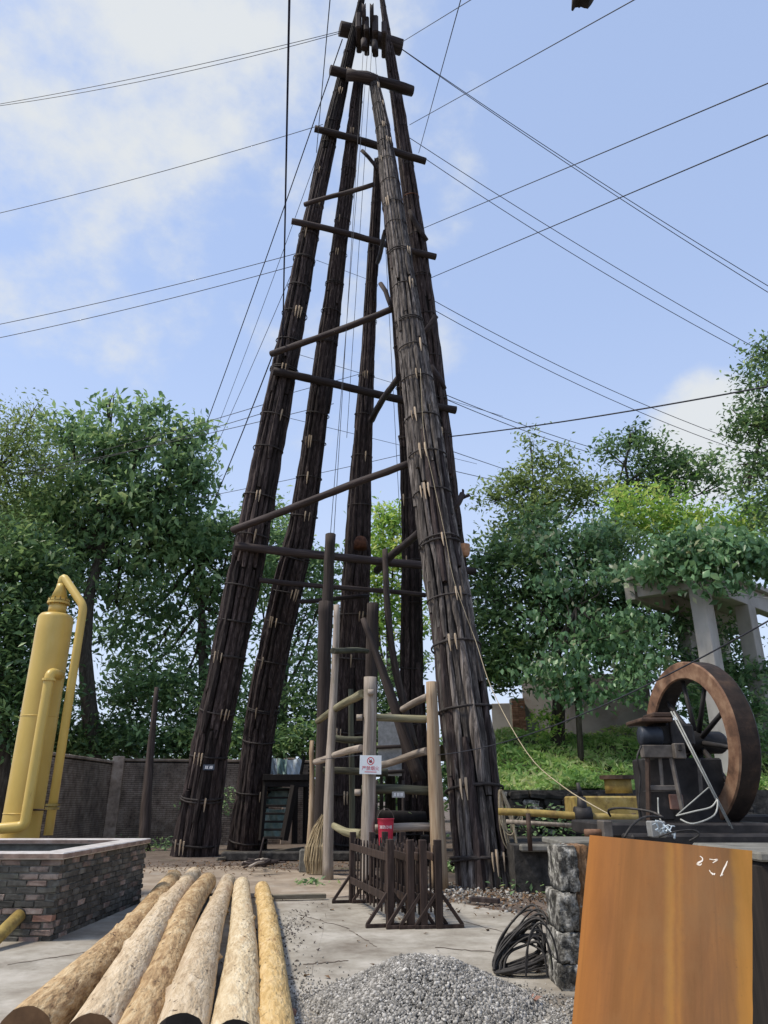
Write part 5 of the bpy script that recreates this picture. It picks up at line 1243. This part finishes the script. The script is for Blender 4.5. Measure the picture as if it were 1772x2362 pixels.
def heapz(x, y):
    d = np.sqrt(((x-hc.x)/1.0)**2+((y-hc.y)/1.05)**2); an = np.arctan2(y-hc.y, x-hc.x); rr = hr*(1+.08*np.sin(3*an+1)+.05*np.sin(5*an))
    f = np.clip(1-d/rr, 0, 1); return hh*np.minimum(f*1.25, 1-.8*(1-f)**2*0-.25*(1-f))*np.where(f > 0, 1, 0)*np.clip(f*6, 0, 1)
V = []; nr_, na = 22, 40
for i in range(nr_+1):
    for k in range(na):
        a = 2*math.pi*k/na; r_ = hr*1.12*i/nr_; x, y = hc.x+r_*math.cos(a), hc.y+r_*math.sin(a); V.append((x, y, max(.0, float(heapz(np.array(x), np.array(y))))+.005))
Fc = [(i*na+k, i*na+(k+1) % na, (i+1)*na+(k+1) % na, (i+1)*na+k) for i in range(nr_) for k in range(na)]
hp_ = tag(obj('gravel_heap', V, [f[::-1] for f in Fc], M['mortar'], None, True), 'heap of grey gravel on the concrete in the foreground', 'gravel heap')
n = 34000; a = NR.uniform(0, 2*math.pi, n); r_ = hr*1.1*np.sqrt(NR.uniform(0, 1, n)); x, y = hc.x+r_*np.cos(a), hc.y+r_*np.sin(a); z = heapz(x, y)+.008
keep = (z > .02) | (NR.random(n) < .35); pos = np.stack([x, y, z+.012], 1)[keep]
o = stones(pos, np.where(NR.random(len(pos)) < .12, NR.uniform(.014, .021, len(pos)), NR.uniform(.005, .0135, len(pos))), 'gravel', M['gravel']); o.parent = hp_; o.matrix_parent_inverse = WM[hp_.name].inverted()
n = 3400; a = NR.uniform(0, 2*math.pi, n); r_ = hr*(1+np.abs(NR.normal(0, .17, n))); pos = np.stack([hc.x+r_*np.cos(a), hc.y+r_*np.sin(a), np.full(n, .03)], 1)
q1 = G(632, 2160); pos2 = np.stack([q1.x+NR.normal(0, .12, 260), q1.y+NR.normal(0, .55, 260), np.full(260, .03)], 1)
q2 = G(672, 2280); pos3 = np.stack([q2.x+NR.normal(0, .18, 220), q2.y+NR.normal(0, .5, 220), np.full(220, .03)], 1)
stones(np.concatenate([pos, pos2, pos3]), NR.uniform(.005, .013, n+480), 'gravel_scatter', M['gravel'])
q1 = G(1180, 2060); n = 900; pos = np.stack([q1.x+NR.uniform(-1.6, 1.6, n), q1.y+NR.normal(0, 1.0, n), np.full(n, .012)], 1)
stones(pos, NR.uniform(.012, .045, n), 'rubble', M['gravel'])

# ------------------------------------------------------------------ foliage
def leaves(centres, sizes, droop=.35, asp=.42, fold=.25, upbias=.6):
    """folded diamond leaves; two triangles each"""
    n = len(centres)
    az_ = NR.uniform(0, 2*math.pi, n); el = NR.normal(-droop, .45, n)
    d = np.stack([np.cos(az_)*np.cos(el), np.sin(az_)*np.cos(el), np.sin(el)], 1)
    up = NR.normal(0, 1-upbias, (n, 3)); up[:, 2] += upbias
    s = np.cross(d, up); s /= np.linalg.norm(s, axis=1)[:, None]+1e-9; nn = np.cross(s, d)
    L_ = sizes[:, None]; W_ = L_*asp*NR.uniform(.8, 1.2, (n, 1))
    p0 = centres-d*L_*.5; p2 = centres+d*L_*.5; m_ = centres-d*L_*.06
    p1 = m_+s*W_*.5+nn*W_*fold; p3 = m_-s*W_*.5+nn*W_*fold
    V = np.stack([p0, p1, p2, p3], 1).reshape(-1, 3); b = (np.arange(n)*4)[:, None]
    Fq = np.concatenate([b+np.array([[0, 1, 2]]), b+np.array([[0, 2, 3]])], 1).reshape(-1, 3)
    return V, Fq
def sprays(blobs, nper, leaf, spread, cl, shell=.55):
    """leaf clumps spread through ellipsoids; returns centres and per-leaf tint"""
    C = []; T = []
    for (c, rx, ry, rz, dens) in blobs:
        vol = rx*rz*4; k = max(4, int(7.0*nper*dens*vol/cl))
        u = NR.normal(size=(k, 3)); u /= np.linalg.norm(u, axis=1)[:, None]; rr = (shell+(1-shell)*NR.random(k)**.8)*np.where(NR.random(k) < .22, NR.random(k), 1)
        cc = np.array(c)[None]+u*rr[:, None]*np.array([rx, ry, rz])[None]*(1+NR.normal(0, .10, (k, 1)))
        tint = np.clip(NR.normal(.48, .27, k), 0, 1)
        lv = NR.normal(0, 1, (k, cl, 3))*np.array([spread, spread, spread*.55]); C.append((cc[:, None, :]+lv).reshape(-1, 3)); T.append(np.clip(np.repeat(tint, cl)+NR.normal(0, .13, k*cl), 0, 1))
    return np.concatenate(C), np.concatenate(T)
def blob(u, v, rpx, Y, ry=None, dens=1.0, sq=1.0):
    c = P(u, v, Y); r_ = PX(rpx, u, v, Y); return (tuple(c), r_, ry or r_*.9, r_*sq, dens)
def tree(name, label, cat, base, trunk, blobs, lm, leaf=.32, nper=26, spread=.5, cl=26, tr=.2, group=None, droop=.35, asp=.42, limbs=True, shell=.55):
    base = Vector(base); t = thing(name, label, cat, base, group)
    pts = [base]+[Vector(p) for p in trunk]; m = len(pts)
    if trunk:
        MB().tube(pts, [tr*(1-.6*i/(m-1)) for i in range(m)], 9).obj('trunk', M['bark'], t, True)
        if limbs:
            for (c, rx, ry, rz, _) in blobs:
                c = Vector(c); i = R.randrange(max(1, m-2), m); s = pts[i]; mid = s.lerp(c, .5)+Vector((R.uniform(-.3, .3), R.uniform(-.3, .3), -.15*(c-s).length*.5))
                lb = MB().tube([s, mid, c, c+Vector((R.uniform(-.4, .4)*rx, 0, rz*.7))], [tr*.34, tr*.22, tr*.12, tr*.03], 6)
                for q in range(4):
                    e = c+Vector((R.uniform(-1, 1)*rx, R.uniform(-1, 1)*ry, R.uniform(-.5, 1)*rz))*.85; lb.tube([mid.lerp(c, .6), c.lerp(e, .5)+Vector((0, 0, .1)), e], [tr*.12, tr*.07, tr*.02], 5)
                lb.obj('limb', M['bark'], t, True)
    C, T = sprays(blobs, nper, leaf, spread, cl, shell); V, Fq = leaves(C, NR.uniform(.5, 1.4, len(C))*leaf, droop, asp)
    me = npmesh('crown', V-np.array(base)[None], Fq, lm, np.repeat(T, 2)); o = put(bpy.data.objects.new('crown', me), Matrix.Translation(base), t)
    return t
gl = 'trees beyond the left boundary wall'
b = P(226, 1778, 32)
tree('broadleaf_tree', 'tall open-crowned tree with forked pale trunk behind the brick wall', 'tree', (b.x, 32, 0), [P(222, 1760, 32), P(205, 1620, 32), P(196, 1500, 32.2), P(205, 1380, 32.5), P(232, 1270, 33), P(290, 1150, 33)],
     [blob(165, 1000, 62, 33, dens=.9), blob(250, 1040, 70, 33), blob(330, 1000, 75, 33, dens=.8), (tuple(P(253, 930, 33)), .45, .5, .9, .7), blob(420, 1060, 75, 33, dens=.85), blob(390, 1150, 80, 33), blob(270, 1160, 95, 33), blob(150, 1130, 80, 33), blob(90, 1210, 95, 33.5), blob(30, 1260, 80, 33.5), blob(430, 1000, 45, 33, dens=.7), blob(460, 1110, 50, 33, dens=.7), blob(330, 1330, 80, 33.5, dens=.36), blob(140, 1330, 80, 33.5, dens=.9), blob(270, 1400, 75, 33.5, dens=.36), blob(400, 1230, 75, 33.5), blob(210, 1270, 85, 33.5), blob(340, 1260, 85, 33.5, dens=.8)],
     M['leaf_mid'], .42, 15, .5, 22, .42, gl, droop=.6)
b = P(10, 1700, 30)
tree('broadleaf_tree', 'sparse feathery tree at the far left above the yellow column', 'tree', (b.x-1.5, 30, 0), [P(-40, 1500, 30), P(-20, 1250, 30), P(0, 1080, 30)],
     [blob(20, 1000, 80, 30, dens=.9), blob(70, 1040, 65, 30, dens=.8), blob(75, 955, 36, 30, dens=.6), blob(110, 1090, 60, 30, dens=.7), blob(-10, 1110, 80, 30, dens=.8), blob(30, 1160, 70, 30)], M['leaf_olive'], .26, 24, .5, 26, .22, gl, asp=.3)
b = P(20, 1800, 28)
tree('broadleaf_tree', 'dark dense tree filling the left edge behind the yellow column', 'tree', (b.x, 28.5, 0), [P(10, 1650, 28.5), P(20, 1450, 28.5)],
     [blob(40, 1290, 90, 28.5), blob(-20, 1380, 100, 28.5), blob(60, 1440, 90, 28.5), blob(0, 1550, 100, 28.5), blob(90, 1590, 75, 28.5), blob(20, 1680, 90, 28.5), blob(105, 1320, 60, 29)], M['leaf_dark'], .32, 30, .5, 26, .3, gl)
b = P(470, 1800, 36)
tree('broadleaf_tree', 'light-leaved tree rising between the tall open tree and left leg', 'tree', (b.x, 36, 0), [P(470, 1600, 36), P(465, 1400, 36), P(470, 1280, 36)],
     [blob(480, 1240, 70, 36), blob(400, 1340, 85, 36, dens=.36), blob(520, 1330, 80, 36), blob(540, 1220, 48, 36, dens=.8), blob(440, 1430, 85, 36, dens=.36), blob(330, 1400, 80, 36, dens=.36), blob(600, 1300, 55, 36, dens=.8), blob(430, 1260, 70, 36), blob(545, 1430, 70, 36, dens=.36), blob(270, 1460, 80, 36, dens=.36), blob(420, 1580, 70, 36, dens=.5), blob(300, 1570, 70, 36, dens=.5), blob(530, 1590, 70, 36, dens=.35), blob(480, 1520, 85, 36, dens=.36), blob(360, 1500, 80, 36, dens=.36)], M['leaf_mid'], .40, 16, .5, 22, .3, gl, droop=.5)
b = P(650, 1800, 38)
tree('broadleaf_tree', 'bright-topped tree showing between the two left legs', 'tree', (b.x, 38, 0), [P(655, 1600, 38), P(650, 1400, 38)],
     [blob(620, 1190, 45, 38, dens=.8), blob(640, 1270, 62, 38), blob(700, 1320, 62, 38, dens=.7), blob(740, 1290, 42, 38, dens=.7), blob(600, 1370, 70, 38, dens=.36), blob(700, 1430, 70, 38, dens=.36), blob(740, 1380, 50, 38, dens=.6), blob(640, 1500, 75, 38, dens=.36), blob(720, 1540, 60, 38, dens=.36)], M['leaf_mid'], .36, 20, .55, 24, .3, gl)
b = P(900, 1800, 37)
tree('broadleaf_tree', 'yellow-green tree standing behind the centre of the derrick', 'tree', (b.x, 37, 0), [P(900, 1600, 37), P(895, 1380, 37)],
     [blob(880, 1185, 34, 37, dens=.8), blob(910, 1200, 40, 37, dens=.9), blob(890, 1260, 58, 37), blob(950, 1290, 48, 37), blob(870, 1340, 60, 37, dens=.7), blob(930, 1380, 60, 37, dens=.7), blob(880, 1440, 60, 37, dens=.6), blob(960, 1450, 50, 37, dens=.5)], M['leaf_bright'], .32, 22, .5, 26, .28, gl)
# undergrowth behind the wall
b = P(420, 1750, 33)
for i, (u, lab, bl_) in enumerate(((150, 'dark shrub beneath the forked tree trunk', [(120, 1620, 70), (170, 1690, 60), (90, 1700, 60), (250, 1690, 50)]),
                                   (330, 'dark shrub over the wall behind the slim pole', [(310, 1600, 75), (380, 1620, 75), (330, 1690, 65), (420, 1690, 55)]),
                                   (500, 'dark shrub behind the left leg', [(500, 1610, 75), (460, 1680, 60), (540, 1690, 65)]),
                                   (660, 'dark shrub above the plank deck', [(640, 1630, 65), (700, 1600, 60), (660, 1700, 55), (740, 1650, 55), (600, 1680, 50)]),
                                   (880, 'dark shrub behind the scaffold posts', [(870, 1560, 45), (840, 1620, 50), (900, 1630, 45), (880, 1700, 55), (800, 1680, 60), (950, 1640, 50), (950, 1540, 40)]))):
    Yb = 32.5+.4*i; p = P(u, 1750, Yb)
    tree('dark_shrub', lab, 'shrub', (p.x, Yb, 0), [P(u, 1730, Yb)], [blob(a, c, r_, Yb, dens=.6) for a, c, r_ in bl_], M['leaf_dark'], .28, 32, .45, 26, .12, 'shrubs behind the boundary wall', limbs=False, shell=.3)
for i, (u0, lab) in enumerate(((180, 'low leafy hedge growth over the wall coping beside the yellow column'), (360, 'low leafy growth over the wall coping between pole and left leg'), (560, 'low leafy growth over the wall coping between the two left legs'), (780, 'low leafy growth behind the scaffold at wall height'))):
    p = P(u0, 1730, 31.5)
    tree('low_shrub', lab, 'shrub', (p.x, 31.5, 0), [P(u0, 1745, 31.5)], [blob(u0+q*48, 1715+R.uniform(-12, 14), 42, 31.5+R.uniform(-.4, .8), dens=1.0) for q in (-2, -1, 0, 1, 2)], M['leaf_dark'], .30, 30, .4, 24, .1, 'shrubs behind the boundary wall', limbs=False, shell=.3)
# right side
gr_ = 'trees on the right bank'
p = P(1290, 1700, 24); zb_ = bankz(p.x, 24)
tree('broadleaf_tree', 'large dark glossy bush-like tree hanging over the grass bank', 'tree', (p.x, 24.5, zb_), [P(1290, 1600, 24.5), P(1280, 1450, 24.5), P(1270, 1330, 24.5)],
     [blob(1105, 1335, 52, 25), blob(1098, 1440, 52, 25), blob(1105, 1535, 44, 25), blob(1140, 1275, 48, 25), blob(1140, 1390, 62, 24.5), blob(1220, 1300, 85, 24.5), blob(1160, 1480, 75, 24.5), blob(1280, 1400, 90, 24.5), blob(1370, 1300, 90, 24.5), blob(1215, 1515, 65, 24.5), blob(1350, 1455, 75, 24), blob(1440, 1400, 75, 24.5), blob(1130, 1545, 50, 24.8), blob(1180, 1560, 45, 24.8), blob(1450, 1480, 55, 24), blob(1420, 1250, 70, 25), blob(1250, 1220, 60, 25)], M['leaf_dark'], .24, 42, .36, 28, .25, gr_)
p = P(1330, 1600, 22.6)
tree('broad_vine', 'pale blue-green large-leaved creeper drooping before the dark tree', 'vine', (p.x, 22.8, bankz(p.x, 22.8)), [P(1330, 1580, 22.8), P(1300, 1480, 22.8), P(1330, 1400, 22.8)],
     [blob(1290, 1330, 52, 22.9, dens=.55), blob(1380, 1430, 56, 22.7, dens=.8), blob(1330, 1500, 58, 22.6, dens=.8), blob(1300, 1560, 48, 22.5, dens=.9), blob(1345, 1610, 34, 22.4, dens=1), blob(1470, 1450, 46, 21.7), blob(1490, 1520, 46, 21.7), blob(1460, 1590, 40, 21.8, dens=.8), blob(1420, 1500, 44, 22.5, dens=.8), blob(1240, 1540, 38, 22.7, dens=.7), blob(1450, 1560, 36, 22.3, dens=.6), blob(1250, 1420, 50, 22.9, dens=.4), blob(1400, 1330, 55, 22.9, dens=.5), blob(1350, 1230, 52, 23.4, dens=.5), blob(1240, 1250, 50, 23.4, dens=.4)], M['leaf_blue'], .215, 36, .34, 18, .10, None, droop=.85, asp=.62, limbs=True)
p = P(1250, 1500, 29)
tree('fine_tree', 'light fine-leaved tree with bare twigs beside the derrick', 'tree', (p.x, 29, 3.9), [P(1240, 1400, 29), P(1235, 1250, 29), P(1230, 1120, 29)],
     [blob(1160, 1130, 40, 29), blob(1200, 1105, 40, 29, dens=.9), blob(1250, 1075, 36, 29, dens=.8), blob(1300, 1060, 40, 29, dens=.9), blob(1220, 1170, 65, 29), blob(1290, 1140, 60, 29), blob(1350, 1130, 55, 29), (tuple(P(1225, 1020, 29)), .35, .3, .55, .7), blob(1190, 1230, 60, 29), blob(1130, 1160, 26, 29, dens=.5)], M['leaf_olive'], .24, 30, .36, 26, .16, gr_)
p = P(1440, 1400, 30)
tree('umbrella_tree', 'dark umbrella-shaped tree crown against the cumulus cloud', 'tree', (p.x, 30, 4), [P(1430, 1300, 30), P(1420, 1180, 30), P(1450, 1110, 30)],
     [blob(1400, 1040, 36, 30, dens=.7), blob(1455, 1020, 44, 30, dens=.8), blob(1460, 1000, 26, 30), blob(1520, 1050, 52, 30, dens=.85), blob(1590, 1070, 46, 30, dens=.8), blob(1640, 1080, 40, 30, dens=.7), blob(1560, 1110, 55, 30, dens=.8), blob(1480, 1090, 50, 30, dens=.7), blob(1440, 1130, 50, 30, dens=.8), blob(1530, 1150, 50, 30, dens=.8), blob(1660, 1120, 30, 30, dens=.6)], M['leaf_dark'], .26, 26, .36, 24, .2, gr_)
p = P(1600, 1400, 27)
tree('broadleaf_tree', 'yellow-green bushy tree behind the pavilion roof', 'tree', (p.x, 27.5, 4), [P(1600, 1350, 27.5), P(1600, 1260, 27.5)],
     [blob(1430, 1190, 70, 27.5), blob(1520, 1190, 70, 27.5), blob(1600, 1200, 60, 27.5), blob(1690, 1220, 60, 27.5), blob(1760, 1210, 60, 27.5), blob(1560, 1260, 60, 27)], M['leaf_bright'], .24, 32, .4, 26, .2, gr_)
p = P(1800, 1300, 21)
tree('conifer_tree', 'tall dark leafy tree cut off by the right edge', 'tree', (p.x+1.0, 22, 3.5), [P(1830, 1300, 22), P(1820, 1000, 22), P(1800, 820, 22)],
     [blob(1765, 820, 46, 22), blob(1750, 900, 50, 22, dens=.9), blob(1710, 975, 44, 22, dens=.9), blob(1770, 980, 60, 22), blob(1755, 1080, 60, 22, dens=.9), blob(1725, 1130, 40, 22, dens=.7), blob(1790, 1180, 60, 22)], M['leaf_dark'], .20, 44, .3, 28, .3, gr_)
p = P(1640, 1300, 20.3)
tree('climbing_vine', 'broad-leaved vine draped over the pavilion roof edge', 'vine', (p.x, 20.2, zb), [P(1640, 1330, 20.2)],
     [blob(1530, 1300, 46, 20.8, .5, dens=.9), blob(1600, 1290, 48, 20.3, .5, dens=.9), blob(1660, 1300, 46, 20.2, .5), blob(1720, 1300, 46, 20.4, .5), blob(1770, 1310, 46, 20.6, .5), blob(1500, 1330, 34, 21.3, .5, dens=.7), blob(1640, 1255, 46, 20.4, .6), blob(1720, 1260, 46, 20.4, .6), blob(1560, 1260, 46, 20.6, .6), blob(1690, 1350, 30, 20.1, .3, dens=.6), blob(1630, 1345, 26, 20.0, .3, dens=.6), blob(1490, 1320, 40, 21.5, .5, dens=.8)], M['leaf_blue'], .24, 40, .28, 20, .05, None, droop=.7, asp=.62, limbs=False, shell=.3)
p = P(1690, 1600, 24)
tree('green_shrub', 'green shrub growing between the pavilion columns behind the flywheel', 'shrub', (p.x, 24, bankz(p.x, 24)), [P(1690, 1560, 24)],
     [blob(1560, 1440, 45, 24), blob(1540, 1520, 50, 23.5), blob(1690, 1470, 42, 24), blob(1640, 1560, 45, 23.5), blob(1690, 1560, 55, 23.5), blob(1760, 1560, 60, 23), blob(1570, 1600, 50, 23), blob(1510, 1420, 36, 24), blob(1720, 1640, 60, 22.5), blob(1650, 1650, 60, 22.5), blob(1770, 1700, 50, 22)], M['leaf_mid'], .24, 36, .36, 26, .1, None, limbs=False, shell=.3)
p = P(1265, 1690, 23)
tree('green_shrub', 'small round green shrub at the top of the grass bank', 'shrub', (p.x, 24, bankz(p.x, 24)), [], [blob(1262, 1675, 26, 24), blob(1255, 1650, 20, 24)], M['leaf_bright'], .18, 50, .2, 20, .1)
# far tree line (one mass, closes the horizon)
Bl = []
for i in range(30):
    x = -70+5*i; y = 62+R.uniform(-4, 6); hgt = R.uniform(2.2, 3.6); Bl.append(((x, y, hgt), 4.2, 3, hgt, .45))
C, T = sprays(Bl, 5, .6, 1.2, 24, .3); V, Fq = leaves(C, NR.uniform(.6, 1.3, len(C))*.8); o = put(bpy.data.objects.new('treeline', npmesh('treeline', V, Fq, M['leaf_dark'], np.repeat(T, 2)))); tag(o, kind='stuff')
# grass on the bank, weeds
n = 26000; x = NR.uniform(2.4, 16, n); y = 18.8+NR.random(n)**1.2*9.5; z = np.array([bankz(a, b_) for a, b_ in zip(x, y)])
C = np.stack([x, y, z+NR.uniform(.02, .24, n)+.10*np.sin(x*3+y*2)], 1); T = np.clip(.5+.22*np.sin(x*1.3)*np.cos(y*1.1)+NR.normal(0, .2, n), 0, 1)
V, Fq = leaves(C, NR.uniform(.14, .34, n), -.5, .28, .2, .4); o = put(bpy.data.objects.new('bank_grass', npmesh('bank_grass', V, Fq, M['grass'], np.repeat(T, 2)))); tag(o, kind='stuff')
def weeds(name, spots, m, size=.14, label=None):
    C = []
    for (c, rx, ry, h, k) in spots: C.append(np.stack([NR.normal(c.x, rx, k), NR.normal(c.y, ry, k), c.z+NR.random(k)*h], 1))
    C = np.concatenate(C); V, Fq = leaves(C, NR.uniform(.6, 1.2, len(C))*size, -.2, .5, .2); o = put(bpy.data.objects.new(name, npmesh(name, V, Fq, m, np.repeat(NR.random(len(C)), 2)))); return tag(o, kind='stuff')
weeds('weeds', [(G(1040, 2010), .12, .2, .22, 120), (G(1235, 2055), .25, .3, .22, 220), (G(1248, 1995), .35, .5, .3, 420), (G(1210, 1960), .5, .5, .25, 200), (G(230, 1950), .9, .6, .4, 350), (G(350, 1960), .8, .8, .35, 260), (P(500, 1880, 27), .5, .3, .9, 420), (Vector((4.5, 18.3, .8)), 1.2, .2, .7, 500), (Vector((7, 17.6, .8)), 1.2, .5, .4, 400), (G(720, 2040), .2, .2, .1, 40)], M['leaf_mid'])
n = 1500; C = np.concatenate([np.stack([NR.uniform(-3, 3, 90), NR.uniform(8, 14, 90), NR.uniform(.026, .034, 90)], 1), np.stack([NR.normal(2.3, .9, n//2), NR.normal(14.2, 1.1, n//2), NR.uniform(.02, .04, n//2)], 1), np.stack([NR.normal(-3.5, 1.8, n//2), NR.normal(20.3, 1.0, n//2), NR.uniform(.02, .04, n//2)], 1)])
V, Fq = leaves(C, NR.uniform(.04, .12, len(C)), 0, .45, .3, .9); o = put(bpy.data.objects.new('leaf_litter', npmesh('leaf_litter', V, Fq, M['litter'], None))); tag(o, kind='stuff')
n = 420; C = np.stack([NR.normal(G(642, 2180).x, .16, n), NR.normal(G(642, 2180).y, 1.5, n), NR.uniform(.026, .034, n)], 1)
V, Fq = leaves(C, NR.uniform(.02, .06, n), 0, .5, .3, .9); o = put(bpy.data.objects.new('bark_litter', npmesh('bark_litter', V, Fq, M['beam'], None))); tag(o, kind='stuff')

# lettering becomes plain mesh
dg = bpy.context.evaluated_depsgraph_get()
for o in [o for o in sc.objects if o.type == 'FONT']:
    me = bpy.data.meshes.new_from_object(o.evaluated_get(dg)); q = bpy.data.objects.new(o.name.split('.')[0], me); mb_ = o.matrix_basis.copy(); pa = o.parent
    bpy.data.objects.remove(o); col.objects.link(q); q.parent = pa; q.matrix_basis = mb_
